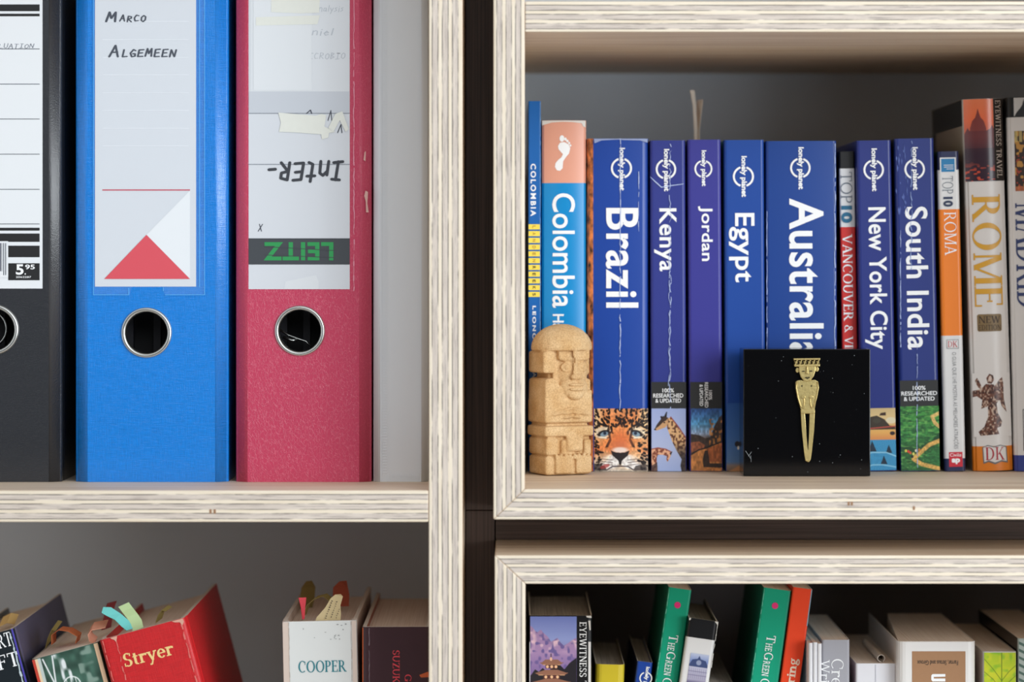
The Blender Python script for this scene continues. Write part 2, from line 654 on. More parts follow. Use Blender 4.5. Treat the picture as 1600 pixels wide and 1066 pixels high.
HAND = {
    'A': [[(0, 0), (.25, 1), (.5, 0)], [(.1, .38), (.42, .42)]],
    'C': [[(.45, .9), (.2, 1), (.02, .55), (.15, .05), (.48, .12)]],
    'D': [[(.05, 0), (.05, 1), (.45, .75), (.45, .25), (.05, 0)]],
    'E': [[(.45, 1), (.05, .96), (.03, 0), (.46, .04)], [(.05, .5), (.38, .54)]],
    'G': [[(.45, .85), (.25, 1), (.02, .5), (.2, 0), (.48, .1), (.46, .42), (.26, .42)]],
    'I': [[(.05, 1), (.45, .96)], [(.25, 1), (.22, 0)], [(0, 0), (.45, .05)]],
    'L': [[(.08, 1), (.05, 0), (.45, .06)]],
    'M': [[(0, 0), (.1, 1), (.28, .35), (.48, 1), (.55, 0)]],
    'N': [[(.02, 0), (.06, 1), (.44, .02), (.5, 1)]],
    'O': [[(.25, 1), (.04, .7), (.06, .2), (.28, 0), (.48, .3), (.46, .8), (.25, 1)]],
    'R': [[(.05, 0), (.06, 1), (.4, .9), (.4, .6), (.08, .5), (.48, 0)]],
    'T': [[(0, 1), (.5, .96)], [(.25, .98), (.24, 0)]],
    'U': [[(.04, 1), (.04, .2), (.25, 0), (.45, .2), (.47, 1)]],
    'V': [[(0, 1), (.22, 0), (.45, 1)]],
    'X': [[(0, 0), (.45, 1)], [(.05, 1), (.42, 0)]],
    'n': [[(.04, 0), (.05, .7)], [(.05, .5), (.25, .72), (.42, .6), (.44, 0)]],
    't': [[(.2, 1), (.17, .1), (.38, 0)], [(.0, .7), (.4, .72)]],
    'a': [[(.4, .6), (.1, .6), (.05, .1), (.35, .1), (.4, .6), (.45, 0)]],
    'l': [[(.1, 0), (.15, 1)]],
    'y': [[(0, .7), (.2, .2)], [(.42, .7), (.1, -.35)]],
    's': [[(.35, .65), (.08, .55), (.34, .2), (.02, 0)]],
    'i': [[(.1, 0), (.12, .6)], [(.13, .85), (.15, .9)]],
    'e': [[(.05, .35), (.4, .4), (.25, .65), (.05, .3), (.2, 0), (.42, .12)]],
    '-': [[(.02, .45), (.35, .48)]],
    '^': [[(0, 0), (.25, .8), (.45, 0)]],
    'B': [[(.05, 0), (.06, 1), (.4, .85), (.08, .52), (.45, .3), (.05, 0)]],
}


def ribbon(polys, w):
    """polylines as flat ribbons of width w with blunt joints"""
    V, Fc = [], []
    for pl in polys:
        for (x0, y0), (x1, y1) in zip(pl[:-1], pl[1:]):
            d = math.hypot(x1 - x0, y1 - y0) or 1e-9
            nx, ny = -(y1 - y0) / d * w / 2, (x1 - x0) / d * w / 2
            b = len(V)
            V += [(x0 + nx, y0 + ny), (x0 - nx, y0 - ny), (x1 - nx, y1 - ny), (x1 + nx, y1 + ny)]
            Fc.append((b, b + 1, b + 2, b + 3))
        for x, y in pl:
            b = len(V)
            V += [(x + w / 2 * math.cos(k * math.pi / 4), y + w / 2 * math.sin(k * math.pi / 4)) for k in range(8)]
            Fc.append(tuple(range(b, b + 8)))
    return V, Fc


def hand(text, w=0.12, gap=0.2, jit=0.06, seed=1):
    rnd = random.Random(seed)
    X, pls = 0.0, []
    for ch in text:
        if ch == ' ':
            X += 0.5
            continue
        g = HAND[ch]
        k = 1 + rnd.uniform(-jit, jit)
        dy = rnd.uniform(-jit, jit)
        mw = max(p[0] for pl in g for p in pl)
        for pl in g:
            pls.append([(X + x + 0.12 * y, y * k + dy) for x, y in pl])
        X += mw + gap
    return ribbon(pls, w)


# ------------------------------------------------------------------ printed pictures drawn in numpy, carried as point colours
class Pic:
    def __init__(self, x0, y0, x1, y1, ss=2.0, base=(255, 255, 255)):
        self.box = (x0, y0, x1, y1)
        self.nx, self.ny = int((x1 - x0) * ss) + 1, int((y1 - y0) * ss) + 1
        self.X, self.Y = np.meshgrid(np.linspace(x0, x1, self.nx), np.linspace(y0, y1, self.ny))
        self.C = np.zeros((self.ny, self.nx, 3)) + np.array(base, float)

    def put(self, mask, c):
        m = np.clip(mask, 0, 1)[..., None]
        self.C = self.C * (1 - m) + np.array(c, float) * m
        return self

    def poly(self, pts, c, a=1.0):
        x, y = self.X, self.Y
        ins = np.zeros(x.shape, bool)
        n = len(pts)
        for i in range(n):
            xa, ya = pts[i]
            xb, yb = pts[(i + 1) % n]
            if ya == yb:
                continue
            cond = ((ya > y) != (yb > y)) & (x < (xb - xa) * (y - ya) / (yb - ya) + xa)
            ins ^= cond
        return self.put(ins * a, c)

    def ell_mask(self, cx, cy, rx, ry, ang=0, soft=0.25):
        g = math.radians(ang)
        dx, dy = self.X - cx, self.Y - cy
        u = (dx * math.cos(g) + dy * math.sin(g)) / rx
        v = (-dx * math.sin(g) + dy * math.cos(g)) / ry
        return np.clip((1 - np.sqrt(u * u + v * v)) / soft + 0.5, 0, 1)

    def ell(self, cx, cy, rx, ry, c, ang=0, a=1.0, soft=0.25):
        return self.put(self.ell_mask(cx, cy, rx, ry, ang, soft) * a, c)

    def line(self, pts, w, c, a=1.0):
        m = np.zeros(self.X.shape)
        for (x0, y0), (x1, y1) in zip(pts[:-1], pts[1:]):
            dx, dy = x1 - x0, y1 - y0
            t = np.clip(((self.X - x0) * dx + (self.Y - y0) * dy) / (dx * dx + dy * dy + 1e-9), 0, 1)
            d = np.hypot(self.X - x0 - t * dx, self.Y - y0 - t * dy)
            m = np.maximum(m, np.clip(w / 2 - d + 0.5, 0, 1))
        return self.put(m * a, c)

    def grad(self, stops):
        ys = [s[0] for s in stops]
        for k in range(3):
            self.C[..., k] = np.interp(self.Y, ys, [s[1][k] for s in stops])
        return self

    def noise(self, sx, sy, seed):
        r = np.random.RandomState(seed)
        L = r.rand(256, 256)
        x, y = (self.X - self.box[0]) / sx, (self.Y - self.box[1]) / sy
        xi, yi = np.floor(x).astype(int), np.floor(y).astype(int)
        fx, fy = x - xi, y - yi
        fx, fy = fx * fx * (3 - 2 * fx), fy * fy * (3 - 2 * fy)
        g = lambda i, j: L[(yi + j) % 256, (xi + i) % 256]
        return (g(0, 0) * (1 - fx) + g(1, 0) * fx) * (1 - fy) + (g(0, 1) * (1 - fx) + g(1, 1) * fx) * fy

    def mottle(self, amount, sx, sy, seed):
        self.C *= (1 + amount * (self.noise(sx, sy, seed)[..., None] - 0.5))
        return self

    def build(self, B, name, layer=1, rough=0.35, label=None):
        uv = [B.loc(px, py, layer) for px, py in zip(self.X.ravel(), self.Y.ravel())]
        nx, ny = self.nx, self.ny
        idx = np.arange(nx * ny).reshape(ny, nx)
        fs = np.stack([idx[:-1, :-1], idx[1:, :-1], idx[1:, 1:], idx[:-1, 1:]], -1).reshape(-1, 4)
        o = mesh_obj(name, uv, fs.tolist(), pic_mat(rough), B.root, label=label)
        at = o.data.color_attributes.new('Col', 'FLOAT_COLOR', 'POINT')
        c = np.clip(self.C.reshape(-1, 3) / 255.0, 0, 1)
        c = np.where(c <= 0.04045, c / 12.92, ((c + 0.055) / 1.055) ** 2.4)
        at.data.foreach_set('color', np.concatenate([c, np.ones((len(c), 1))], 1).astype(np.float32).ravel())
        return o


# ------------------------------------------------------------------ things with a printed front: books, binders, the black box
EPS = 0.00012


class Front:
    """a front surface (spine) given by photo pixels of its top left corner; local x across, z up, -y towards the room"""

    def setup(self, px0, px1, pyt, y0, lean=0.0, zfloor=None, h=None, bulge=0.0, flat=None):
        self.s = s = sc_at(y0)
        self.w = w = (px1 - px0) * s
        self.phi = p = math.radians(lean)      # positive: top leans towards -x
        xt, _, zt = P(px0, pyt, y0)
        if h is None:
            zfloor = zfloor + 0.0003
            h = (zt - zfloor) / math.cos(p) if p >= 0 else (zt + w * math.sin(p) - zfloor) / math.cos(p)
        self.h = h
        self.bulge = bulge
        cu, cv = -w / 2, h
        self.X0 = xt - (cu * math.cos(p) - cv * math.sin(p))
        self.Z0 = zt - (cu * math.sin(p) + cv * math.cos(p))
        self.y0 = y0

    def surf(self, u):
        if not self.bulge:
            return 0.0
        k = min(1.0, abs(2 * u / self.w))
        return self.bulge * k * k

    def uv(self, px, py):
        x, _, z = P(px, py, self.y0)
        dx, dz = x - self.X0, z - self.Z0
        c, s = math.cos(self.phi), math.sin(self.phi)
        return dx * c + dz * s, -dx * s + dz * c

    def loc(self, px, py, layer=1):
        u, v = self.uv(px, py)
        return (u, self.surf(u) - EPS * layer, v)

    def flat(self, name, polys, m, layer=1, label=None):
        """flat printed polygons given in photo pixels"""
        V, Fc = [], []
        for pl in polys:
            b = len(V)
            V += [self.uv(*p) for p in pl]
            Fc.append(tuple(range(b, b + len(pl))))
        return self._emit(name, V, Fc, m, layer, label)

    def rect(self, name, rects, m, layer=1, label=None):
        return self.flat(name, [[(a, b), (c, b), (c, d), (a, d)] for a, b, c, d in rects], m, layer, label)

    def text(self, name, glyphs, box, rot, m, layer=2, label=None):
        """glyphs = (verts, faces); box = photo pixels of the inked area along the spine's own axes; rot in 0, 90 (reads down), 180, 270"""
        return self.texts(name, [(glyphs, box, rot)], m, layer, label)

    def texts(self, name, items, m, layer=2, label=None):
        V, Fc = [], []
        for (gv, gf), (x0, y0, x1, y1), rot in items:
            xs, ys = [p[0] for p in gv], [p[1] for p in gv]
            ax, bx, ay, by = min(xs), max(xs), min(ys), max(ys)
            cu, cv = self.uv((x0 + x1) / 2, (y0 + y1) / 2)
            W, H = (x1 - x0) * self.s, (y1 - y0) * self.s
            b = len(V)
            for x, y in gv:
                tx, ty = (x - ax) / (bx - ax) - 0.5, (y - ay) / (by - ay) - 0.5
                if rot == 0:
                    u, v = tx * W, ty * H
                elif rot == 90:
                    u, v = ty * W, -tx * H
                elif rot == 180:
                    u, v = -tx * W, -ty * H
                else:
                    u, v = -ty * W, tx * H
                V.append((cu + u, cv + v))
            Fc += [tuple(b + i for i in f) for f in gf]
        return self._emit(name, V, Fc, m, layer, label)

    def _emit(self, name, V, Fc, m, layer, label):
        bm = bmesh.new()
        off = [0.0] * len(V)
        for k, f in enumerate(Fc):
            for i in f:
                off[i] = -1.5e-6 * (k % 50)
        vs = [bm.verts.new((u, o_, v)) for (u, v), o_ in zip(V, off)]
        for f in Fc:
            try:
                bm.faces.new([vs[i] for i in f])
            except ValueError:
                pass
        if self.bulge:
            for k in range(-9, 10):
                g = bm.verts[:] + bm.edges[:] + bm.faces[:]
                bmesh.ops.bisect_plane(bm, geom=g, plane_co=(k / 20 * self.w, 0, 0), plane_no=(1, 0, 0))
        for v in bm.verts:
            v.co.y += self.surf(v.co.x) - EPS * layer
        for f in bm.faces:
            f.normal_update()
            if f.normal.y > 0:
                f.normal_flip()
        me = bpy.data.meshes.new(name)
        bm.to_mesh(me)
        bm.free()
        me.materials.append(m)
        o = bpy.data.objects.new(name, me)
        COL.objects.link(o)
        o.parent = self.root
        if label:
            o['label'] = label
        return o

    def crease(self, px, py0, py1, width, m, seed=1, jag=1.2, layer=3, name='spine_crease', broken=0.35):
        rnd = random.Random(seed)
        pls, y, x = [], py0, px
        cur = [(x, y)]
        while y < py1:
            y += rnd.uniform(3, 10)
            x = px + rnd.uniform(-jag, jag)
            cur.append((x, y))
            if rnd.random() < broken:
                if len(cur) > 1:
                    pls.append(cur)
                y += rnd.uniform(1, 8)
                cur = [(x, y)]
        if len(cur) > 1:
            pls.append(cur)
        V, Fc = [], []
        for pl in pls:
            for (xa, ya), (xb, yb) in zip(pl[:-1], pl[1:]):
                ww = width * rnd.uniform(0.4, 1.2) / 2
                b = len(V)
                V += [self.uv(xa - ww, ya), self.uv(xa + ww, ya), self.uv(xb + ww, yb), self.uv(xb - ww, yb)]
                Fc.append((b, b + 1, b + 2, b + 3))
        return self._emit(name, V, Fc, m, layer, None)


PAGE = None


class Book(Front):
    def __init__(self, name, label, group, px0, px1, pyt, y0, depth, spine, left=None, right=None, lean=0.0, zfloor=None, h=None,
                 bulge=0.0, r=0.0018, t=0.0005, pages=None, bands=None, inset=0.0, hinge=0.0, cat='book', head=0.0, wrap=False):
        """spine/left/right = materials; bands = [(py_top, py_bottom, material)] on the spine; inset = how far the pages sit below the cover;
        hinge > 0 adds the grooves of a hardback's joints"""
        self.setup(px0, px1, pyt, y0, lean, zfloor, h, bulge)
        w, h = self.w, self.h
        self.root = empty(name, (self.X0, y0, self.Z0), label, cat, group)
        self.root.rotation_euler = (0, -self.phi, 0)
        left, right = left or spine, right or spine
        out = [(-w / 2, depth, 'L')]
        yb = bulge
        if hinge:
            out += [(-w / 2, yb + hinge * 3.2, 'L'), (-w / 2 + hinge * 0.45, yb + hinge * 2.2, 'L'), (-w / 2, yb + hinge * 1.3, 'L')]
        else:
            out += [(-w / 2, yb + r * 2, 'L')]
        for k in range(5):
            a = math.radians(90 * k / 4)
            out.append((-w / 2 + r * (1 - math.cos(a)), yb + r * (1 - math.sin(a)), 'S'))
        if bulge:
            out = out[:-1]
            xs = [(-w / 2 + r) + (w - 2 * r) * i / 24 for i in range(25)]
            out += [(x, self.surf(x), 'S') for x in xs]
            tail = True
        else:
            tail = False
        rr = []
        for k in range(5):
            a = math.radians(90 * k / 4)
            rr.append((w / 2 - r * (1 - math.sin(a)), yb + r * (1 - math.cos(a)), 'S'))
        if tail:
            rr = rr[1:]
        out += rr
        if hinge:
            out += [(w / 2, yb + hinge * 1.3, 'R'), (w / 2 - hinge * 0.45, yb + hinge * 2.2, 'R'), (w / 2, yb + hinge * 3.2, 'R')]
        else:
            out += [(w / 2, yb + r * 2, 'R')]
        out += [(w / 2, depth, 'R')]
        # inner line
        n = len(out)
        inn = []
        for i in range(n):
            a, b = Vector(out[max(0, i - 1)][:2]), Vector(out[min(n - 1, i + 1)][:2])
            d = (b - a).normalized()
            nn = Vector((-d.y, d.x))     # points inwards for this direction of travel
            inn.append((out[i][0] + nn.x * t, out[i][1] + nn.y * t))
        mats = [spine, left, right]
        cuts = [0.0, h]
        band_mats = []
        if bands:
            for a, b, m in bands:
                za, zb = h - (a - pyt) * self.s, h - (b - pyt) * self.s
                band_mats.append((max(0, zb), min(h, za), len(mats)))
                mats.append(m)
                cuts += [max(0, zb), min(h, za)]
        cuts = sorted(set(round(c, 6) for c in cuts))
        V, Fc, fm = [], [], []
        for z in cuts:
            V += [(x, y, z) for x, y, _ in out]
            V += [(x, y, z) for x, y in inn]
        def reg(i):
            if wrap and out[i + 1][0] <= -w / 2 + r * 1.02 and out[i][2] == 'S':
                return 'L'
            if out[i][2] == 'S' or out[i + 1][2] == 'S':
                return 'S'
            return out[i][2]
        for k in range(len(cuts) - 1):
            a, b = k * 2 * n, (k + 1) * 2 * n
            zm = (cuts[k] + cuts[k + 1]) / 2
            for i in range(n - 1):
                g = reg(i)
                mi = {'S': 0, 'L': 1, 'R': 2}[g]
                if g == 'S':
                    for z0_, z1_, q in band_mats:
                        if z0_ <= zm <= z1_:
                            mi = q
                Fc.append((a + i, a + i + 1, b + i + 1, b + i)); fm.append(mi)
                Fc.append((a + n + i + 1, a + n + i, b + n + i, b + n + i + 1)); fm.append(mi)
            for i in (0, n - 1):
                Fc.append((a + i, b + i, b + n + i, a + n + i)); fm.append(1 if i == 0 else 2)
        e = (len(cuts) - 1) * 2 * n
        self.wear = mat('worn_paper_edge', (222, 214, 204), 0.8)
        mats.append(self.wear)
        wi = len(mats) - 1
        for base in (0, e):
            for i in range(n - 1):
                Fc.append((base + i, base + i + 1, base + n + i + 1, base + n + i)); fm.append(wi)
        self.cover = mesh_obj('cover', V, Fc, mats, self.root, fm, recalc=True)
        # page block
        pm = pages or PAGE
        g = t + 0.0001
        ins = inset
        bmp = bmesh.new()
        x0, x1 = -w / 2 + g, w / 2 - g
        ytop = yb + r * 0.6 + g + head
        bm_box(bmp, x0, x1, ytop, depth - ins - 0.0006, 0.0002 + ins, h - ins - 0.0002)
        self.pages = bm_obj('page_block', bmp, pm, self.root)


class Binder(Front):
    def __init__(self, name, label, px0, px1, hole, spine_m, side_m, ring_m, zfloor, y0, h=0.318, depth=0.280, cham=0.0068, chd=0.0038, hole_r=0.0139, cat='binder', group=None, pyt=-123):
        s = sc_at(y0)
        pyt = VY - (zfloor + h - ZC) / s
        self.setup(px0, px1, pyt, y0, 0.0, zfloor, h)
        w = self.w
        self.root = empty(name, (self.X0, y0, self.Z0), label, cat, group)
        cu, cv = self.uv(*hole) if hole else (0, 0)
        t = 0.0025
        bm = bmesh.new()
        # flat spine with a round hole
        xa, xb = -w / 2 + cham, w / 2 - cham
        if hole:
            N = 48
            q = hole_r * 1.5
            circ = [(cu + hole_r * math.cos(2 * math.pi * i / N), cv + hole_r * math.sin(2 * math.pi * i / N)) for i in range(N)]
            sq = []
            for i in range(N):
                c, sn = math.cos(2 * math.pi * i / N), math.sin(2 * math.pi * i / N)
                k = q / max(abs(c), abs(sn))
                sq.append((cu + c * k, cv + sn * k))
            for yy in (0.0, t):
                A = [bm.verts.new((x, yy, z)) for x, z in circ]
                Bv = [bm.verts.new((x, yy, z)) for x, z in sq]
                for i in range(N):
                    bm.faces.new((A[i], A[(i + 1) % N], Bv[(i + 1) % N], Bv[i]))
                for (u0, u1, v0, v1) in ((xa, cu - q, cv - q, cv + q), (cu + q, xb, cv - q, cv + q), (xa, xb, 0, cv - q), (xa, xb, cv + q, h)):
                    bm.faces.new([bm.verts.new((u, yy, v)) for u, v in ((u0, v0), (u1, v0), (u1, v1), (u0, v1))])
                if yy == 0.0:
                    A0 = A
            for i in range(N):
                bm.faces.new((A0[i], A[i], A[(i + 1) % N], A0[(i + 1) % N]))
        else:
            for yy in (0.0, t):
                bm.faces.new([bm.verts.new((u, yy, v)) for u, v in ((xa, 0), (xb, 0), (xb, h), (xa, h))])
        bmesh.ops.remove_doubles(bm, verts=bm.verts, dist=1e-6)
        # rounded shoulders and the two cover boards
        for sg in (-1, 1):
            prof = []
            c4 = [(0.0, 0.0), (0.10, 0.015), (0.20, 0.07), (0.32, 0.17), (0.50, 0.36), (0.68, 0.56), (0.80, 0.72), (0.92, 0.88), (1.0, 1.08)]
            for fx, fy in c4:
                prof.append((sg * (w / 2 - cham + cham * fx), chd * fy))
            prof.append((sg * w / 2, chd + 0.004))
            prof.append((sg * (w / 2 - 0.0012), chd + 0.0065))
            prof.append((sg * w / 2, chd + 0.009))
            prof.append((sg * w / 2, depth))
            inner = [(x - sg * t, y + (t if y < chd * 0.9 else 0)) for x, y in prof]
            n = len(prof)
            lo = [bm.verts.new((x, y, 0)) for x, y in prof]
            hi = [bm.verts.new((x, y, h)) for x, y in prof]
            li = [bm.verts.new((x, y, 0)) for x, y in inner]
            ui = [bm.verts.new((x, y, h)) for x, y in inner]
            for i in range(n - 1):
                bm.faces.new((lo[i], lo[i + 1], hi[i + 1], hi[i]))
                bm.faces.new((li[i], li[i + 1], ui[i + 1], ui[i]))
                bm.faces.new((lo[i], lo[i + 1], li[i + 1], li[i]))
                bm.faces.new((hi[i], hi[i + 1], ui[i + 1], ui[i]))
            bm.faces.new((lo[-1], hi[-1], ui[-1], li[-1]))
        self.cover = bm_obj('cover', bm, spine_m, self.root)
        for p in self.cover.data.polygons:
            nr = p.normal
            if abs(nr.x) > 0.05 and abs(nr.z) < 0.5:
                p.use_smooth = True
        # dark sheet standing in for shade behind the hole, file mechanism and the paper inside
        shade_mat = mat('hole_shade_dark', (26, 27, 32), 0.7)
        bm = bmesh.new()
        bm_box(bm, -w / 2 + t + 0.0004, w / 2 - t - 0.0004, 0.033, 0.036, 0.003, h - 0.003)
        bm_obj('shade_sheet', bm, shade_mat, self.root)
        bm = bmesh.new()
        for k in range(5):
            xx = -w / 2 + 0.012 + k * (w - 0.024) / 4.0
            bm_box(bm, xx - 0.002, xx + 0.002, 0.026, 0.033, 0.003, h - 0.003)
        bm_obj('divider_sheets', bm, mat('charcoal_card', (38, 38, 46), 0.6), self.root)
        bm = bmesh.new()
        bm_box(bm, -w / 2 + 0.006, w / 2 - 0.006, 0.05, depth - 0.03, 0.008, h - 0.012)
        bm_obj('paper_stack', bm, PAGE, self.root)
        if hole:
            bm = bmesh.new()
            prof = [(hole_r - 0.0011, 0.004), (hole_r - 0.0011, -0.0002), (hole_r - 0.0004, -0.0012), (hole_r + 0.0006, -0.0015), (hole_r + 0.0014, -0.0009), (hole_r + 0.0017, 0.0001)]
            NN = 64
            rg = [[bm.verts.new((cu + rr * math.cos(2 * math.pi * i / NN), yy, cv + rr * math.sin(2 * math.pi * i / NN))) for i in range(NN)] for rr, yy in prof]
            for a, b in zip(rg[:-1], rg[1:]):
                for i in range(NN):
                    bm.faces.new((a[i], a[(i + 1) % NN], b[(i + 1) % NN], b[i]))
            bm_obj('finger_ring', bm, ring_m, self.root, smooth=True, label='silver metal ring round the finger hole')
        self.hole = (cu, cv)

# ------------------------------------------------------------------ common materials
PAGE = streak_mat('book_pages', (232, 214, 198), (252, 240, 228), (2600, 12, 12), 0.8)
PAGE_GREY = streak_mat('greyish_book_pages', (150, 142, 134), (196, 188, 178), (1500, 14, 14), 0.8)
BACK = mat('pale_grey_back_panel', (216, 226, 238), 0.4, var=0.03, vscale=6)
WENGE = streak_mat('dark_wenge_wood', (58, 43, 36), (92, 72, 62), (700, 40, 9), 0.5)
WENGE_H = streak_mat('dark_wenge_wood_crosswise', (58, 43, 36), (92, 72, 62), (9, 40, 700), 0.5)
WHITE_INK = mat('white_ink', (246, 248, 250), 0.45)
BLACK_INK = mat('black_ink', (30, 31, 33), 0.5)
CREASE = mat('paper_crease', (176, 192, 232), 0.6)

# ------------------------------------------------------------------ the room shell
wall = mesh_obj('wall_back', [(-3, 0.40, 0), (3, 0.40, 0), (3, 0.40, 2.7), (-3, 0.40, 2.7), (-3, 0.5, 0), (3, 0.5, 0), (3, 0.5, 2.7), (-3, 0.5, 2.7)],
                [(0, 1, 2, 3), (5, 4, 7, 6), (0, 4, 5, 1), (1, 5, 6, 2), (2, 6, 7, 3), (3, 7, 4, 0)], mat('wall_paint', (226, 223, 218), 0.8))
wall['kind'] = 'structure'
fl = mesh_obj('floor', [(-3, -3.6, -0.05), (3, -3.6, -0.05), (3, 0.5, -0.05), (-3, 0.5, -0.05), (-3, -3.6, 0), (3, -3.6, 0), (3, 0.5, 0), (-3, 0.5, 0)],
              [(3, 2, 1, 0), (4, 5, 6, 7), (0, 1, 5, 4), (1, 2, 6, 5), (2, 3, 7, 6), (3, 0, 4, 7)], streak_mat('pale_floor', (186, 180, 174), (206, 200, 194), (3, 60, 3)))
fl['kind'] = 'structure'

# ------------------------------------------------------------------ shelving
S0 = sc_at(0)
PX = lambda px: (px - VX) * S0
PZ = lambda py: ZC + (VY - py) * S0
DEPTH = 0.35


def board(name, pts, axis, th, parent, seed=0, y0=0.0, y1=DEPTH, label=None):
    """pts: polygon (x, z) in world; axis: the thickness direction; object origin at the lower left front corner"""
    ox, oz = min(p[0] for p in pts), min(p[1] for p in pts)
    bm = bmesh.new()
    bm_prism_y(bm, [(x - ox, z - oz) for x, z in pts], 0, y1 - y0, bevel=0.0007, seg=2)
    key = 'plywood_%s_%d' % (axis, round(th * 1e4))
    if key not in MATS:
        MATS[key] = ply(key, axis, th)
    pl = parent.location
    return bm_obj(name, bm, MATS[key], parent, loc=(ox - pl[0], y0 - pl[1], oz - pl[2]), label=label)


def rectp(x0, x1, z0, z1):
    return [(x0, z0), (x1, z0), (x1, z1), (x0, z1)]


FL_L = PZ(766.5)     # left shelf top
FL_R = PZ(764.5)     # floor of the upper right compartment
XA, XB = PX(670), PX(722.5)
XL = -0.80
bk = empty('bookcase', (XA, 0, 0), 'tall pale plywood bookcase whose shelf holds the ring binders', 'bookcase')
tA = XB - XA
board('side_panel', rectp(XA, XB, 0.0, 2.1), 'X', tA, bk)
board('side_panel', rectp(XL - tA, XL, 0.0, 2.1), 'X', tA, bk)
sh_t = (816 - 766.5) * S0
for z in (FL_L, ZC - 0.413, 0.09, 0.46, ZC + 0.24, 2.1):
    board('shelf', rectp(XL + 0.0002, XA - 0.0002, z - sh_t, z - 0.00005), 'Z', sh_t, bk)
bm = bmesh.new()
bm_box(bm, XL, XA, DEPTH - 0.006, DEPTH, 0.09, 2.08)
bm_obj('back_panel', bm, BACK, bk, loc=(-XA, 0, 0))
# little repair plugs in the shelf edge
for cx in (329, 335.5):
    bm = bmesh.new()
    bm_box(bm, PX(cx - 1.7), PX(cx + 1.7), -0.0002, 0.001, PZ(803), PZ(796))
    bm_obj('wood_plug', bm, mat('plug_brown', (150, 112, 82), 0.7), bk, loc=(-XA, 0, 0), label='tiny brown plug in the shelf edge')

RX0, RX1 = PX(771), PX(820)
RXR = PX(1840)
up = empty('open_shelf_box', (RX0, 0, PZ(812)), 'pale plywood box shelf holding the upright travel guides and stone figure', 'shelf')
tv = RX1 - RX0
th = (812 - 764.5) * S0
zt0, zt1 = PZ(50), PZ(2)
ZTOP = PZ(2) + 0.27
board('side_panel', [(RX0, PZ(812)), (RX1, FL_R), (RX1, ZTOP), (RX0, ZTOP)], 'X', tv, up)
board('side_panel', [(RXR + tv, PZ(812)), (RXR + tv, ZTOP), (RXR, ZTOP), (RXR, FL_R)], 'X', tv, up)
board('bottom_panel', [(RX0, PZ(812)), (RXR + tv, PZ(812)), (RXR, FL_R), (RX1, FL_R)], 'Z', th, up)
board('shelf', rectp(RX1 + 0.0001, RXR - 0.0001, zt0, zt1), 'Z', zt1 - zt0, up)
board('top_panel', rectp(RX0, RXR + tv, ZTOP + 0.0001, ZTOP + 0.018), 'Z', 0.018, up)
bm = bmesh.new()
bm_box(bm, RX1, RXR, DEPTH - 0.006, DEPTH, FL_R, ZTOP)
bm_obj('back_panel', bm, BACK, up, loc=(-RX0, 0, -PZ(812)))
for cx, cy in ((1326, 787), (1331, 787), (1428, 794)):
    bm = bmesh.new()
    bm_box(bm, PX(cx - 1.6), PX(cx + 1.6), -0.0002, 0.001, PZ(cy + 3), PZ(cy - 3))
    bm_obj('wood_plug', bm, MATS['plug_brown'], up, loc=(-RX0, 0, -PZ(812)), label='tiny brown plug in the front edge')

LX0, LX1 = PX(773), PX(821)
LT0, LT1 = PZ(912.5), PZ(868)
FL_B = LT0 - 0.25
tl = LT1 - LT0
lw = empty('open_shelf_box', (LX0, 0, FL_B - tl), 'pale plywood box shelf under the dark crossbar, its books cut off below', 'shelf')
tv2 = LX1 - LX0
RXR2 = PX(1838)
board('side_panel', [(LX0, FL_B - tl), (LX1, FL_B), (LX1, LT0), (LX0, LT1)], 'X', tv2, lw)
board('side_panel', [(RXR2 + tv2, FL_B - tl), (RXR2 + tv2, LT1), (RXR2, LT0), (RXR2, FL_B)], 'X', tv2, lw)
board('top_panel', [(LX0, LT1), (LX1, LT0), (RXR2, LT0), (RXR2 + tv2, LT1)], 'Z', tl, lw)
board('bottom_panel', [(LX0, FL_B - tl), (RXR2 + tv2, FL_B - tl), (RXR2, FL_B), (LX1, FL_B)], 'Z', tl, lw)
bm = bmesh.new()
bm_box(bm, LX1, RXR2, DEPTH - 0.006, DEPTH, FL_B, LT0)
bm_obj('back_panel', bm, mat('shaded_back_panel', (128, 122, 124), 0.6, var=0.05, vscale=6), lw, loc=(-LX0, 0, -(FL_B - tl)))  # panel grey darkened to stand in for the deep shade in this box

# dark timber frame between the units
fr = empty('timber_frame', (-0.0187, 0.087, 0), 'dark brown timber post and crossbar set back between the plywood shelves', 'frame')
def fbox(name, x0, x1, y0, y1, z0, z1, m):
    bm = bmesh.new()
    bm_box(bm, x0 - fr.location[0], x1 - fr.location[0], y0 - 0.087, y1 - 0.087, z0, z1, bevel=0.0003, seg=1)
    return bm_obj(name, bm, m, fr)
ZJ = P(0, 798, 0.087)[2]
fbox('post', XB + 0.0003, RX0 - 0.0002, 0.0872, 0.34, ZJ + 0.0002, 2.1, WENGE)
fbox('post', XB + 0.0003, RX0 + 0.0001, 0.0868, 0.34, 0.0, ZJ - 0.0001, WENGE)
fbox('crossbar', RX0 + 0.0006, RXR + tv, 0.0868, 0.34, LT1 + 0.0002, PZ(812) - 0.0003, WENGE_H)

# ------------------------------------------------------------------ ring binders
YB = 0.0595
STEEL = mat('brushed_steel', (205, 208, 206), 0.28, metal=1.0)
LABEL_W = mat('label_paper', (214, 219, 226), 0.5)
LABEL_B = mat('label_paper_bright', (232, 236, 240), 0.5)
LINE = mat('thin_grey_rule', (70, 78, 88), 0.6)

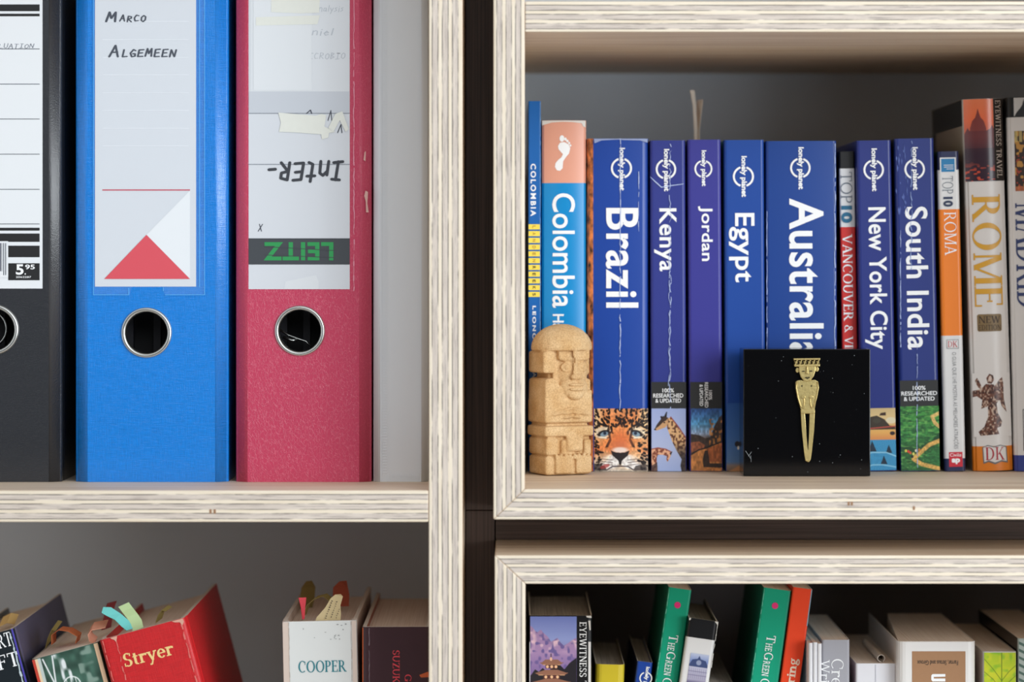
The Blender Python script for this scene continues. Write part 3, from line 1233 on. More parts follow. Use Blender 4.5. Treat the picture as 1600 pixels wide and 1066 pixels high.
# black binder
b = Binder('ring_binder', 'black ring binder with a striped white price label', -116, 95, (-10, 515), mat('black_card_cover', (38, 41, 47), 0.27, spec=0.9, var=0.25, vscale=900, bump=('noise', 1500, 0.5)), None, STEEL, FL_L, YB, hole_r=0.0128, group='ring binders on the shelf')
b.rect('spine_label', [(-86, -118, 66.5, 451)], LABEL_B, 1, label='white paper label with black stripes')
b.rect('label_stripes', [(-80, 7, 62, 17.5), (-80, 21.5, 62, 25.5)], BLACK_INK, 2)
b.rect('label_stripes', [(-80, 356, 62, 360.5), (-80, 365, 62, 378), (13, 384, 62, 402), (13, 411.5, 62, 438)], BLACK_INK, 2)
b.rect('ruled_lines', [(-80, y - 0.5, 62, y + 0.5) for y in (76.5, 131.5, 186, 241, 296, 350)], LINE, 2)
b.rect('barcode', [(-40, 377, 13, 434)], LABEL_B, 3)
rr = random.Random(4)
xs, x = [], -36.0
while x < 10:
    w_ = rr.choice((0.7, 1.1, 1.8))
    xs.append((x, 380, x + w_, 424 if x < 4 else 430))
    x += w_ + rr.choice((0.8, 1.2, 2.0))
b.rect('barcode_bars', xs, mat('barcode_blue_black', (60, 66, 84), 0.6), 4)
b.texts('price_lettering', [(sans('5', 0.03), (25, 413, 37, 429.5), 0), (sans('95', 0.02), (39.5, 413.5, 54.5, 421), 0), (sans('.', 0.05), (38.6, 427, 40.6, 429.5), 0), (sans('2062287', 0.01), (25, 431.5, 49, 434.5), 0), (sans('2', 0.0), (0.5, 426, 6, 432), 0)], WHITE_INK, 3)
b.text('handwriting', hand('EVALUATION', 0.07, 0.18, 0.08, 5), (-26, 67.5, 54, 76), 0, mat('pencil_grey_ink', (92, 100, 118), 0.6), 2)
bm = bmesh.new()
NN = 40
cu, cv = b.hole
tube(bm, [(cu - 0.006 + 0.0105 * math.cos(2 * math.pi * i / NN), 0.016, cv + 0.0105 * math.sin(2 * math.pi * i / NN)) for i in range(NN)], 0.0008, 6, True)
bm_obj('inner_ring', bm, STEEL, b.root, smooth=True)

# blue binder
BLUE = mat('blue_linen_cover', (0, 126, 218), 0.27, spec=0.9, bump=('linen', 2600, 0.35))
b = Binder('ring_binder', 'bright blue linen ring binder with a red triangle on its label', 117, 356, (229, 520), BLUE, None, STEEL, FL_L, YB, hole_r=0.0128, group='ring binders on the shelf', cham=0.0072)
b.rect('spine_label', [(148.5, -118, 306.5, 448)], LABEL_W, 2, label='pale paper label in a clear pocket')
b.flat('label_white_corner', [[(297, 298), (297, 436), (229, 367)]], LABEL_B, 3)
b.flat('label_red_triangle', [[(163, 436), (297, 436), (229, 367)]], mat('label_red', (219, 62, 78), 0.5), 4)
b.rect('label_red_rule', [(160, 296, 297, 298)], mat('label_rule_red', (198, 80, 98), 0.5), 3)
b.rect('ruled_lines', [(160, y - 0.5, 295, y + 0.5) for y in (33.5, 62, 90, 117, 145, 172.5, 200.5, 228)], mat('pale_rule', (233, 237, 243), 0.5), 3)
INK = mat('blue_black_ink', (52, 58, 72), 0.5)
b.texts('handwriting', [(hand('M', 0.15, 0.2, 0, 2), (164, 18, 183, 35), 0), (hand('ARCO', 0.17, 0.25, 0.06, 2), (186, 22.5, 229, 35), 0), (hand('A', 0.13, 0.2, 0, 3), (169, 70, 186, 90), 0), (hand('LGEMEEN', 0.17, 0.24, 0.06, 4), (190, 75, 277, 90), 0)], INK, 3)
CLEAR = clear_mat()
b.flat('clear_pocket', [[(145.5, -118), (320, -118), (320, 461), (258, 461), (255, 449), (206, 449), (203, 461), (145.5, 461)]], CLEAR, 6, label='transparent label pocket')
SEAM = mat('pocket_seam', (96, 178, 236), 0.3)
b.rect('pocket_seam', [(146, -118, 147, 460), (311.5, -118, 312.5, 449), (319.5, -118, 320.5, 461), (258, 460.3, 320, 461.3), (146, 460.3, 202, 461.3), (201, 450, 202, 461), (255, 449, 256, 455)], SEAM, 7)

# pink binder
PINK = mat('pink_leather_cover', (196, 66, 96), 0.36, bump=('leather', 640, 0.4))
b = Binder('ring_binder', 'raspberry pink leather-grain ring binder with an upside-down label', 368, 580, (468.5, 517), PINK, None, STEEL, FL_L, YB, hole_r=0.0128, group='ring binders on the shelf')
b.rect('spine_label', [(388.5, -118, 546.5, 452)], LABEL_W, 1, label='pale paper label mounted upside down')
b.rect('label_sticker', [(391, -118, 546, 143)], mat('sticker_white', (218, 223, 229), 0.5), 2)
b.rect('label_sticker', [(396, -118, 487, 141.5)], mat('sticker_white_2', (223, 228, 233), 0.5), 3)
b.rect('grey_panel', [(389, 143, 546, 177)], mat('label_grey', (199, 205, 214), 0.5), 2)
b.rect('ruled_lines', [(388.5, 176.7, 546.5, 177.6), (388.5, 256.5, 546.5, 257.4)], mat('rule_grey', (120, 128, 140), 0.5), 3)
b.rect('dark_band', [(388.5, 372.5, 546.5, 413.5)], mat('label_charcoal', (66, 71, 77), 0.5), 2)
b.text('brand_lettering', sans('LEITZ', 0.035, 1.1), (412, 378.5, 521, 407), 180, mat('label_green', (44, 152, 84), 0.5), 3)
for y_ in (386, 396):
    pass
b.flat('ruled_lines', [[(413, 385), (521, 391), (521, 392), (413, 386)], [(413, 398), (521, 402), (521, 403), (413, 399)]], MATS['label_charcoal'], 4)
b.text('handwriting', hand('IntER-', 0.15, 0.22, 0.1, 7), (418, 250, 538, 286), 180, mat('marker_ink', (58, 62, 70), 0.5), 3)
b.texts('pen_mark', [(hand('X', 0.09), (403, 350, 411, 362), 0)], INK, 3)
b.texts('pen_marks', [(hand('^', 0.1), (478, 171.5, 488, 178), 0), (hand('^', 0.09), (512, 172, 519, 189), 0), (hand('^', 0.09), (527, 194, 535, 208), 0), (hand('I', 0.09), (494, 181, 499, 190), 0)], INK, 3)
FAINT = mat('faint_ink', (186, 193, 202), 0.5)
b.texts('faint_writing', [(hand('Analysis', 0.11), (490, 8, 537, 22), 0), (hand('niel', 0.11), (487, 44, 522, 56), 0), (hand('MICROBIO', 0.11), (472, 82, 540, 93), 0)], FAINT, 2)
TAPE = mat('masking_tape', (226, 229, 222), 0.6, var=0.03, vscale=300)
b.flat('masking_tape', [[(435, 176), (494, 181), (502, 178), (510, 180), (507, 198), (516, 202), (524, 206), (514, 208), (513, 215), (503, 218), (502, 210), (488, 209), (462, 207), (436, 206), (439, 192)]], TAPE, 4, label='torn pale masking tape')
b.flat('masking_tape', [[(513, 200), (524, 178), (535, 174), (545, 202), (540, 206), (531, 188), (521, 206)]], TAPE, 5, label='torn pale masking tape')
b.flat('masking_tape', [[(424, -4), (500, -8), (499, 20), (470, 21), (424, 19)], [(400, 27), (500, 24), (496, 38), (400, 40)]], TAPE, 4, label='strip of pale masking tape')
b.flat('correction_mark', [[(444, 452), (446, 440), (494, 430), (498, 440), (498, 452)]], mat('correction_white', (221, 226, 231), 0.4), 2)
b.crease(553, -118, 452, 1.6, mat('cover_wear', (226, 150, 170), 0.5), 3, 0.6, 2, 'edge_wear', 0.15)
b.flat('cover_scuff', [[(569.5, 238), (571.5, 236), (571, 252), (568, 250)], [(571, 298), (575, 300), (574, 318), (576, 332), (572, 332), (571.5, 315), (569, 306)]], mat('scuff_paper', (222, 176, 168), 0.7), -2)
bm = bmesh.new()
cu, cv = b.hole
tube(bm, [(cu - 0.016, 0.020, cv + 0.002), (cu - 0.008, 0.0195, cv - 0.003), (cu - 0.002, 0.019, cv - 0.0052), (cu + 0.002, 0.019, cv - 0.0065), (cu + 0.008, 0.0195, cv - 0.0125)], 0.0007, 8)
tube(bm, [(cu - 0.011, 0.018, cv - 0.004), (cu - 0.006, 0.018, cv - 0.006), (cu - 0.003, 0.0185, cv - 0.0058)], 0.0009, 8)
bm_obj('lever_wire', bm, STEEL, b.root, smooth=True, label='steel wire of the lever arch inside the hole')

# white folder
WF = mat('white_plastic_cover', (228, 233, 238), 0.38, var=0.02, vscale=20)
b = Binder('ring_binder', 'slim plain white plastic binder against the bookcase side', 583, 669, None, WF, None, None, FL_L, YB + 0.002, h=0.316, cham=0.004, chd=0.003, group='ring binders on the shelf')
bm = bmesh.new()
def tick(px0, px1, py0, py1):
    (u0, v1), (u1, v0) = b.uv(px0, py0), b.uv(px1, py1)
    bm_box(bm, u0, u1, -0.00025, 0.0002, v0, v1)
for k in range(0, 190):
    y_ = 738 - k * 4.4
    if y_ < -100:
        break
    tick(597.5, 604.5, y_, y_ + 1.6)
    tick(653.0, 658.5, y_, y_ + 1.6)
for k in range(13):
    tick(606 + k * 3.9, 607.7 + k * 3.9, 742, 749)
tick(595.4, 596.6, -100, 750)
bm_obj('weld_ribs', bm, WF, b.root)

# ------------------------------------------------------------------ travel guides on the upper right shelf
YG = 0.1285
LPB = [mat('guide_blue_%s' % k, c, 0.33) for k, c in (('bright', (24, 68, 160)), ('violet', (48, 58, 140)), ('indigo', (58, 58, 148)), ('royal', (24, 72, 158)), ('deep', (28, 68, 146)), ('navy', (38, 52, 128)), ('dusk', (38, 54, 126)))]
GROUP_T = 'travel guides on the upper shelf'


def lp_logo(B, cx, cy, r, y0, y1, wd=11.0, layer=3):
    polys = []
    wr = r * 0.19
    for a0, a1 in ((-72, 72), (108, 252)):
        for i in range(20):
            q = []
            for a, k in ((i, 0), (i + 1, 0), (i + 1, 1), (i, 1)):
                g = math.radians(a0 + (a1 - a0) * a / 20)
                q.append((cx + (r - k * wr) * math.cos(g), cy + (r - k * wr) * math.sin(g)))
            polys.append(q)
    B.flat('logo_ring', polys, WHITE_INK, layer)
    B.text('logo_lettering', sans('lonely planet', 0.036, 1.0), (cx - wd / 2, y0, cx + wd / 2, y1), 90, WHITE_INK, layer)


def researched(B, cx, ys, wds):
    items = []
    for tx, y_, w_ in zip(('100%', 'RESEARCHED', '& UPDATED'), ys, wds):
        items.append((sans(tx, 0.016), (cx - w_ / 2, y_, cx + w_ / 2, y_ + 6.4), 0))
    B.texts('band_lettering', items, WHITE_INK, 4)


# thin Colombia booklet
b = Book('travel_guide', 'thin blue Colombia booklet with a yellow column, against the shelf side', GROUP_T, 825.5, 845, 158, 0.131, 0.13, mat('booklet_blue', (0, 98, 178), 0.35), zfloor=FL_R, r=0.0009)
b.text('title_lettering', sans('COLOMBIA', 0.03, 1.35), (829, 256, 837.5, 338), 90, WHITE_INK)
b.rect('yellow_cells', [(825.9, 350.6 + k * 10.55, 843.6, 358.6 + k * 10.55) for k in range(11)], mat('cell_yellow', (250, 222, 84), 0.4), 2)
b.texts('cell_lettering', [(sans(c, 0.02), (832, 352.6 + k * 10.55, 837, 356.8 + k * 10.55), 90) for k, c in enumerate('LANDEN')], mat('cell_olive', (176, 140, 60), 0.5), 3)
b.texts('cell_lettering', [(sans(c, 0.02), (832, 352.6 + (k + 6) * 10.55, 837, 356.8 + (k + 6) * 10.55), 90) for k, c in enumerate('REEKS')], mat('cell_dark', (60, 50, 30), 0.5), 3)
b.text('author_lettering', sans('LEONOR MALAVER', 0.03, 1.35), (832, 478, 837.5, 620), 90, WHITE_INK)
b.crease(844.2, 160, 520, 0.9, mat('pale_edge_wear', (120, 170, 220), 0.5), 3, 0.25, 3, 'edge_wear', 0.1)

# Colombia handbook
HB = mat('handbook_blue', (0, 140, 208), 0.30)
SAL = mat('handbook_salmon', (228, 162, 138), 0.35)
b = Book('travel_guide', 'fat sky-blue Colombia guide with a footprint on its salmon top', GROUP_T, 846.5, 916, 188, 0.130, 0.13, HB, mat('handbook_red', (200, 92, 70), 0.4), mat('handbook_red', (200, 92, 70), 0.4), zfloor=FL_R, bulge=0.0022, r=0.0014, bands=[(188, 286, SAL)])
b.text('title_lettering', sans('Colombia', 0.012), (863, 302, 898.5, 481), 90, WHITE_INK)
b.text('subtitle_lettering', sans('Handbook', 0.02), (863.5, 491, 881, 582), 90, WHITE_INK)
foot = []
foot.append([(872, 228), (875, 223), (882, 222), (889, 226), (891, 232), (889, 240), (884, 246), (880, 252), (879.5, 258), (879, 263), (875, 267), (870, 266), (867, 261), (868, 255), (872, 250), (877, 246), (879.5, 241), (876, 237), (872.5, 233)])
for cx_, cy_, rx_, ry_ in ((878, 216.5, 3.8, 5.2), (883.5, 217.5, 2.0, 2.6), (886.6, 220.4, 1.8, 2.3), (889.3, 223.6, 1.6, 2.0), (891.4, 227.4, 1.4, 1.8)):
    foot.append([(cx_ + rx_ * math.cos(a), cy_ + ry_ * math.sin(a)) for a in [2 * math.pi * k / 12 for k in range(12)]])
b.flat('footprint_logo', foot, WHITE_INK, 2)
b.flat('worn_top_edge', [[(847, 188.4), (915, 188.4), (915, 199), (911, 197), (909, 192.5), (895, 190.8), (880, 190.4), (862, 191.5), (850, 195), (847, 196)]], mat('worn_white', (222, 220, 214), 0.7), 3, label='whitened worn top edge')

JAG = streak_mat('jaguar_print', (40, 22, 16), (255, 150, 84), (330, 330, 190), 0.4)
b = Book('travel_guide', 'thick royal blue Brazil guide with a jaguar face at its foot', GROUP_T, 917.5, 1013.5, 216.5, YG, 0.135, LPB[0], JAG, JAG, zfloor=FL_R, bulge=0.0010, r=0.0036, wrap=True)
lp_logo(b, 971, 263, 16.5, 231, 298)
b.text('title_lettering', sans('Brazil', 0.016, 1.06), (946.5, 325, 997.5, 481), 90, WHITE_INK)
b.crease(969, 216, 640, 1.5, CREASE, 2, 1.0, 4, broken=0.15)
b.crease(998, 268, 360, 1.3, CREASE, 5, 0.5, 4, broken=0.3)
b.flat('worn_top_edge', [[(928, 216.8), (1012, 216.8), (1012, 223), (1000, 219.5), (975, 219), (966, 218.2), (940, 219.5), (929, 224)]], mat('worn_blue', (150, 165, 205), 0.6), 4)
p = Pic(928.4, 638.5, 1012.4, 736.6, 2.2)
cx_ = 969
n1, n2 = p.noise(11, 9, 3), p.noise(26, 22, 8)
p.grad([(638, (204, 96, 48)), (668, (232, 152, 88)), (690, (226, 130, 70)), (705, (224, 128, 72)), (720, (226, 200, 176)), (738, (200, 196, 192))])
p.put(n2 * 0.5, (250, 208, 150))
dxx = np.abs(p.X - cx_)
p.put(np.clip((dxx - 26) / 10, 0, 1) * np.clip((700 - p.Y) / 40, 0, 0.8), (236, 206, 156))
for sg in (-1, 1):
    p.ell(cx_ + sg * 27, 676, 13, 9, (244, 224, 194), sg * 12, 0.9)
    p.ell(cx_ + sg * 16, 722, 17, 11, (240, 236, 232), sg * 14)
    p.ell(cx_ + sg * 27, 714, 12, 8, (240, 190, 140), sg * 30, 0.5, 0.8)
# spots
rs = random.Random(11)
for k in range(240):
    for _ in range(20):
        x_, y_ = rs.uniform(928, 1012), rs.uniform(638, 735)
        d_ = abs(x_ - cx_)
        if y_ < 678 or d_ > 29:
            if not (d_ < 12 and y_ > 668) and not (17 < d_ < 36 and 668 < y_ < 692):
                break
    an = math.degrees(math.atan2(y_ - 700, x_ - cx_))
    p.ell(x_, y_, rs.uniform(1.6, 3.8), rs.uniform(1.0, 2.1), (24, 14, 14), an + rs.uniform(-30, 30), 0.95)
p.mottle(0.35, 2.5, 2.5, 5)
for sg in (-1, 1):
    # dark tear line and eye
    p.poly([(cx_ + sg * 17, 662), (cx_ + sg * 21, 672), (cx_ + sg * 17, 686), (cx_ + sg * 24, 700), (cx_ + sg * 19, 699), (cx_ + sg * 13.5, 688), (cx_ + sg * 16, 674)], (40, 22, 20), 0.85)
    p.ell(cx_ + sg * 26, 677.5, 9.5, 5, (26, 20, 24), sg * 18)
    p.ell(cx_ + sg * 25, 678.5, 6.4, 3.6, (132, 156, 172), sg * 18)
    p.ell(cx_ + sg * 24, 677.2, 2.6, 2.6, (30, 40, 62))
    p.line([(cx_ + sg * 17, 684), (cx_ + sg * 26, 685), (cx_ + sg * 36, 679)], 1.6, (34, 22, 20))
    p.ell(cx_ + sg * 27, 683.8, 7, 1.4, (246, 236, 214), -sg * 8)
    p.line([(cx_ + sg * 20, 666), (cx_ + sg * 30, 663), (cx_ + sg * 38, 668)], 3.2, (28, 18, 18))
    for r_ in range(3):
        p.line([(cx_ + sg * 12, 719 + r_ * 4), (cx_ + sg * 32, 717 + r_ * 4)], 0.9, (60, 36, 32), 0.8)
    p.poly([(cx_ + sg * 20, 736), (cx_ + sg * 24, 728), (cx_ + sg * 40, 724), (cx_ + sg * 43, 736)], (44, 38, 40), 0.75)
p.ell(cx_, 690, 14, 18, (222, 112, 62), 0, 0.8, 1.2)
p.ell(cx_, 699, 12, 9, (206, 120, 84), 0, 0.6, 1.2)
p.ell(cx_, 703.5, 12, 4.5, (246, 232, 224), 0, 0.9, 0.6)
p.poly([(cx_ - 15, 704), (cx_ - 7, 707), (cx_, 707.5), (cx_ + 7, 707), (cx_ + 15, 704), (cx_ + 12, 712), (cx_ + 3, 720), (cx_ + 1.4, 727), (cx_ - 1.4, 727), (cx_ - 3, 720), (cx_ - 12, 712)], (36, 28, 32))
p.line([(cx_ - 20, 734), (cx_ - 12, 729), (cx_, 728.5), (cx_ + 12, 729), (cx_ + 20, 734)], 1.8, (50, 40, 50))
p.ell(945, 729, 8, 3, (180, 40, 40), -20, 0.6)
p.build(b, 'jaguar_picture', 2)

# Kenya
b = Book('travel_guide', 'blue Kenya guide with giraffes on its foot and a cracked spine', GROUP_T, 1015.5, 1070.5, 219.5, YG, 0.13, LPB[1], None, mat('guide_edge_pale', (150, 176, 214), 0.4), lean=0.25, zfloor=FL_R)
lp_logo(b, 1040.5, 264.5, 16, 233, 299)
b.text('title_lettering', sans('Kenya', 0.018, 1.05), (1022, 325.5, 1057, 424), 90, WHITE_INK)
b.rect('black_band', [(1017.5, 597, 1072, 638.5)], BLACK_INK, 2)
researched(b, 1044, (607, 615, 623), (18, 47, 40))
b.crease(1047, 225, 640, 1.2, CREASE, 8, 2.0, 5)
b.crease(1046, 420, 600, 0.9, CREASE, 18, 2.0, 5, broken=0.3)
b.flat('spine_crease', [[(1016, 276), (1024, 283), (1034, 292), (1044, 290), (1068, 287), (1068, 288), (1044, 291.5), (1033, 293.5), (1023, 284.5), (1016, 277)]], CREASE, 5)
p = Pic(1018, 638.5, 1071.5, 736.5, 2.4)
p.grad([(638, (160, 176, 222)), (700, (178, 190, 226)), (737, (160, 178, 224))])
# big neck and head
sp_ = p.noise(2.6, 3.0, 21)
def giraffe_fill(p, pts, base, seed, dark=(88, 48, 34)):
    m0 = p.C.copy()
    p.poly(pts, base)
    chg = np.abs(p.C - m0).sum(-1) > 1
    v = p.noise(2.3, 2.6, seed)
    p.put(chg * np.clip((v - 0.45) * 6, 0, 1) * 0.9, dark)
giraffe_fill(p, [(1043, 654), (1048, 652), (1058, 666), (1072, 686), (1072, 737), (1065, 737), (1063, 728), (1065, 718), (1058, 706), (1051, 692), (1045, 676), (1042, 668)], (222, 178, 128), 31)
p.put(np.clip((p.Y - 690) / 25, 0, 1) * (np.abs(p.C - np.array((178, 190, 226))).sum(-1) > 60) * (p.X > 1050) * 0.85, (38, 34, 40))
p.line([(1048, 652), (1059, 666), (1072, 685)], 1.6, (150, 62, 50))
p.poly([(1023, 670), (1027, 664), (1032, 657), (1036, 651), (1043, 652), (1044, 662), (1040, 668), (1034, 670), (1026, 673), (1022.5, 672)], (206, 160, 116))
p.poly([(1022.5, 671), (1026, 664), (1032, 656), (1036, 650), (1044, 653), (1041, 657), (1036, 660), (1030, 666)], (46, 34, 34), 0.9)
p.poly([(1037, 652), (1041, 643.5), (1042.5, 644), (1041.5, 652)], (34, 28, 34))
p.poly([(1031.5, 651), (1034, 650), (1036, 653), (1033, 655)], (34, 28, 34))
p.ell(1038, 660.5, 1.6, 1.0, (30, 20, 20))
p.ell(1023.6, 671.3, 1.8, 1.2, (40, 28, 30))
# small one
giraffe_fill(p, [(1018, 702), (1028, 700), (1040, 702), (1047, 706), (1049, 710), (1046, 717), (1043, 722), (1041, 719), (1042, 713), (1036, 711), (1028, 711), (1026, 716), (1027, 737), (1018, 737)], (232, 176, 140), 41, (120, 58, 44))
p.line([(1018, 702), (1028, 700), (1040, 702), (1048, 706)], 1.4, (150, 62, 50))
p.poly([(1046, 708), (1051, 705), (1048, 712)], (60, 44, 44))
p.poly([(1018, 728), (1027, 722), (1027.5, 737), (1018, 737)], (50, 40, 44), 0.7)
p.build(b, 'giraffe_picture', 2)

# Jordan
b = Book('travel_guide', 'slim violet-blue Jordan guide with a paper marker sticking out', GROUP_T, 1074, 1126, 218.5, YG, 0.13, LPB[2], None, mat('guide_edge_pale', (150, 176, 214), 0.4), lean=0.4, zfloor=FL_R)
lp_logo(b, 1099, 264, 14, 235, 291, 9.5)
b.text('title_lettering', sans('Jordan', 0.018, 1.05), (1091, 322, 1113.5, 408), 90, WHITE_INK)
b.rect('black_band', [(1078.5, 597, 1128, 638.5)], BLACK_INK, 2)
b.texts('band_lettering', [(sans('100%', 0.014), (1107.5, 610, 1112.5, 625), 90), (sans('RESEARCHED', 0.014), (1101, 597.5, 1106.5, 637), 90), (sans('& UPDATED', 0.014), (1093, 601, 1098.5, 634.5), 90)], WHITE_INK, 4)
p = Pic(1079.5, 638.5, 1128, 736, 2.4)
p.grad([(638, (48, 84, 150)), (662, (84, 150, 196)), (678, (150, 170, 200)), (684, (120, 110, 110)), (690, (70, 56, 50)), (737, (130, 80, 48))])
p.poly([(1079, 678), (1092, 680), (1102, 685), (1110, 683), (1116, 666), (1124, 652), (1128.5, 648), (1128.5, 708), (1079, 708)], (64, 50, 44))
p.put((p.noise(3, 4, 5) > 0.62) * (p.Y > 655) * (p.Y < 700) * (p.X > 1108) * 0.8, (196, 128, 62))
p.poly([(1079, 692), (1092, 690), (1102, 696), (1100, 700), (1079, 708)], (146, 84, 56))
p.poly([(1079, 711), (1092, 704), (1104, 700), (1128.5, 692), (1128.5, 737), (1079, 737)], (192, 124, 66))
p.poly([(1104, 702), (1128.5, 692), (1128.5, 722), (1108, 722)], (160, 84, 46), 0.8)
p.line([(1079, 711), (1092, 703), (1104, 700), (1128, 690)], 2.2, (36, 26, 26))
p.poly([(1101, 704), (1106, 704), (1109, 724), (1128.5, 724), (1128.5, 731), (1099, 730), (1098, 718)], (44, 30, 26), 0.95)
p.mottle(0.5, 2.4, 4, 9)
p.build(b, 'desert_picture', 2)
def wl(B, px, py, y):
    v = Vector(P(px, py, y)) - Vector((B.X0, B.y0, B.Z0))
    c, s = math.cos(B.phi), math.sin(B.phi)
    return Vector((v.x * c + v.z * s, v.y, -v.x * s + v.z * c))
MARK = mat('marker_paper', (214, 204, 192), 0.8)
paper_strip('page_marker', [wl(b, 1087, 228, 0.20), wl(b, 1087, 205, 0.20), wl(b, 1085, 165, 0.199), wl(b, 1081.5, 141, 0.198)], [(0.0020, 0.006, 0), (0.0022, 0.006, 0), (0.0022, 0.004, 0), (0.0030, 0.002, 0)], 0.0003, MARK, b.root)
paper_strip('page_marker', [wl(b, 1090, 228, 0.204), wl(b, 1090, 205, 0.204), wl(b, 1092, 180, 0.204), wl(b, 1094, 156, 0.203)], [(0.0020, -0.004, 0), (0.0020, -0.004, 0), (0.0024, -0.004, 0), (0.0036, -0.003, 0)], 0.0003, MARK, b.root)

# Egypt
b = Book('travel_guide', 'blue Egypt guide half behind the black square box', GROUP_T, 1131, 1193.5, 219, YG, 0.135, LPB[3], mat('guide_teal', (20, 110, 130), 0.4), None, lean=0.35, zfloor=FL_R)
lp_logo(b, 1161.5, 276, 16.5, 244, 308)
b.text('title_lettering', sans('Egypt', 0.016, 1.05), (1139, 333, 1179, 441), 90, WHITE_INK)
p = Pic(1135, 630, 1197, 736.5, 1.6)
p.grad([(630, (44, 92, 168)), (680, (64, 112, 182)), (722, (92, 130, 180)), (728, (150, 130, 120)), (737, (120, 96, 80))])
p.put(np.clip((p.Y - 737 + (p.X - 1135) * 0.55) / 3, 0, 1), (196, 140, 96))
p.ell(1152, 694, 4.0, 4.4, (44, 40, 48)); p.ell(1153.5, 700, 1.6, 3, (228, 220, 210))
p.build(b, 'desert_picture', 2)

# Australia
b = Book('travel_guide', 'thickest navy guide titled Australia, behind the black square box', GROUP_T, 1196.5, 1307, 220.5, YG, 0.135, LPB[4], None, None, lean=0.2, zfloor=FL_R, bulge=0.0008)
lp_logo(b, 1250.5, 262.5, 16, 230, 296)
b.text('title_lettering', sans('Australia', 0.018, 1.04), (1233, 310, 1287, 563), 90, WHITE_INK)
b.crease(1305, 224, 560, 1.6, CREASE, 3, 0.6, 4, 'edge_wear', 0.15)
b.crease(1198.5, 330, 545, 1.0, CREASE, 6, 0.4, 4, 'edge_wear', 0.3)

# Top 10 Vancouver
RED = mat('spine_red', (214, 52, 48), 0.35)
WSP = mat('spine_white', (226, 226, 226), 0.35)
BSP = mat('spine_black', (24, 24, 26), 0.35)
b = Book('travel_guide', 'narrow red and white Vancouver guide squeezed beside the Australia guide', GROUP_T, 1311, 1335, 237, 0.136, 0.12, RED, BSP, None, lean=0.9, zfloor=FL_R, r=0.001, bands=[(237, 263.5, BSP), (263.5, 355, WSP)])
GREY_T = mat('title_grey', (96, 108, 122), 0.5)
b.text('series_lettering', serif('TOP', 0.09, 0.05), (1313.5, 269, 1331.5, 317), 90, GREY_T, 3)
b.text('number_lettering', sans('10', 0.05), (1314.5, 321.5, 1331.5, 348.5), 90, mat('teal_ink', (24, 104, 140), 0.4), 3)
b.texts('title_lettering', [(serif('VANCOUVER', 0.15, 0.06), (1317, 366, 1332.5, 502), 90), (serif('& VICTORIA', 0.15, 0.06), (1320, 508, 1333.5, 612), 90)], WHITE_INK, 3)

# New York City
b = Book('travel_guide', 'navy New York City guide with a yellow cab at its foot', GROUP_T, 1338, 1392, 220, YG, 0.13, LPB[5], None, mat('guide_teal', (20, 110, 130), 0.4), lean=1.05, zfloor=FL_R)
lp_logo(b, 1365, 265.5, 16, 232, 299)
b.text('title_lettering', sans('New York City', 0.018, 1.04), (1350, 324, 1386, 546), 90, WHITE_INK)
class Un:
    """the same front, but addressed in pixels of its own upright axes (as if the book stood straight)"""
    def __init__(self, B, px0, pyt):
        self.__dict__.update(B.__dict__)
        self.B, self.px0, self.pyt = B, px0, pyt
    def uv(self, px, py):
        return (px - self.px0) * self.s - self.w / 2, self.h - (py - self.pyt) * self.s
    def __getattr__(self, k):
        f = getattr(Front, k)
        return f.__get__(self)
u = Un(b, 1338, 220)
p = Pic(1339, 638.5, 1391, 735.5, 2.2)
p.grad([(638, (206, 180, 130)), (654, (226, 196, 140)), (668, (222, 176, 110)), (676, (232, 176, 96)), (688, (222, 142, 84))])
p.poly([(1339, 668), (1352, 652), (1362, 650), (1374, 656), (1382, 666), (1391, 667), (1391, 672), (1339, 672)], (44, 38, 34), 0.9)
p.poly([(1368, 646), (1376, 645), (1376, 650), (1366, 650)], (64, 44, 34))
p.ell(1362, 658, 6, 4, (70, 66, 54)); p.ell(1384, 658, 8, 5, (228, 224, 200), 0, 0.7)
p.line([(1339, 671), (1391, 667)], 1.6, (206, 84, 70)); p.ell(1386, 678, 4, 3, (50, 34, 40))
p.put((p.Y > 688) * 1.0, (66, 158, 206))
p.put((p.Y > 688) * (np.sin(p.X * 2.2 + (p.Y - 688) * 0.02 * (p.X - 1355)) > 0.55) * 0.7, (34, 104, 150))
for x_, y_, s_ in ((1354, 706, 9), (1380, 709, 7), (1346, 727, 7), (1372, 726, 7)):
    p.poly([(x_ - s_ * 0.75, y_), (x_, y_ - s_ * 1.9), (x_ + s_ * 0.75, y_)], (28, 48, 66))
p.line([(1339, 712), (1354, 707.5), (1376, 708), (1391, 714)], 2.0, (150, 206, 232))
p.line([(1339, 733), (1354, 727), (1370, 727), (1391, 731)], 2.0, (140, 200, 228))
p.build(u, 'cab_picture', 2)

# South India
SIN = LPB[6]
b = Book('travel_guide', 'blue South India guide with green tea fields at its foot', GROUP_T, 1397.5, 1459, 217, YG, 0.13, SIN, mat('guide_dark_edge', (40, 30, 40), 0.4), mat('guide_green_edge', (50, 120, 60), 0.4), lean=1.1, zfloor=FL_R, r=0.0022)
lp_logo(b, 1429, 264.5, 16, 230, 297)
b.text('title_lettering', sans('South India', 0.018, 1.04), (1416, 323, 1451, 546), 90, WHITE_INK)
u = Un(b, 1397.5, 217)
u.rect('black_band', [(1398.5, 595, 1458, 635.5)], BLACK_INK, 2)
researched(b, 1436, (603, 611.5, 620), (20, 56, 48))
b.crease(1424, 220, 420, 1.4, mat('glossy_wear', (140, 160, 210), 0.3), 8, 1.6, 4)
b.crease(1433, 540, 730, 1.2, CREASE, 9, 0.8, 5)
b.crease(1407, 360, 540, 1.2, CREASE, 12, 0.6, 4)
rw = random.Random(5)
polys = []
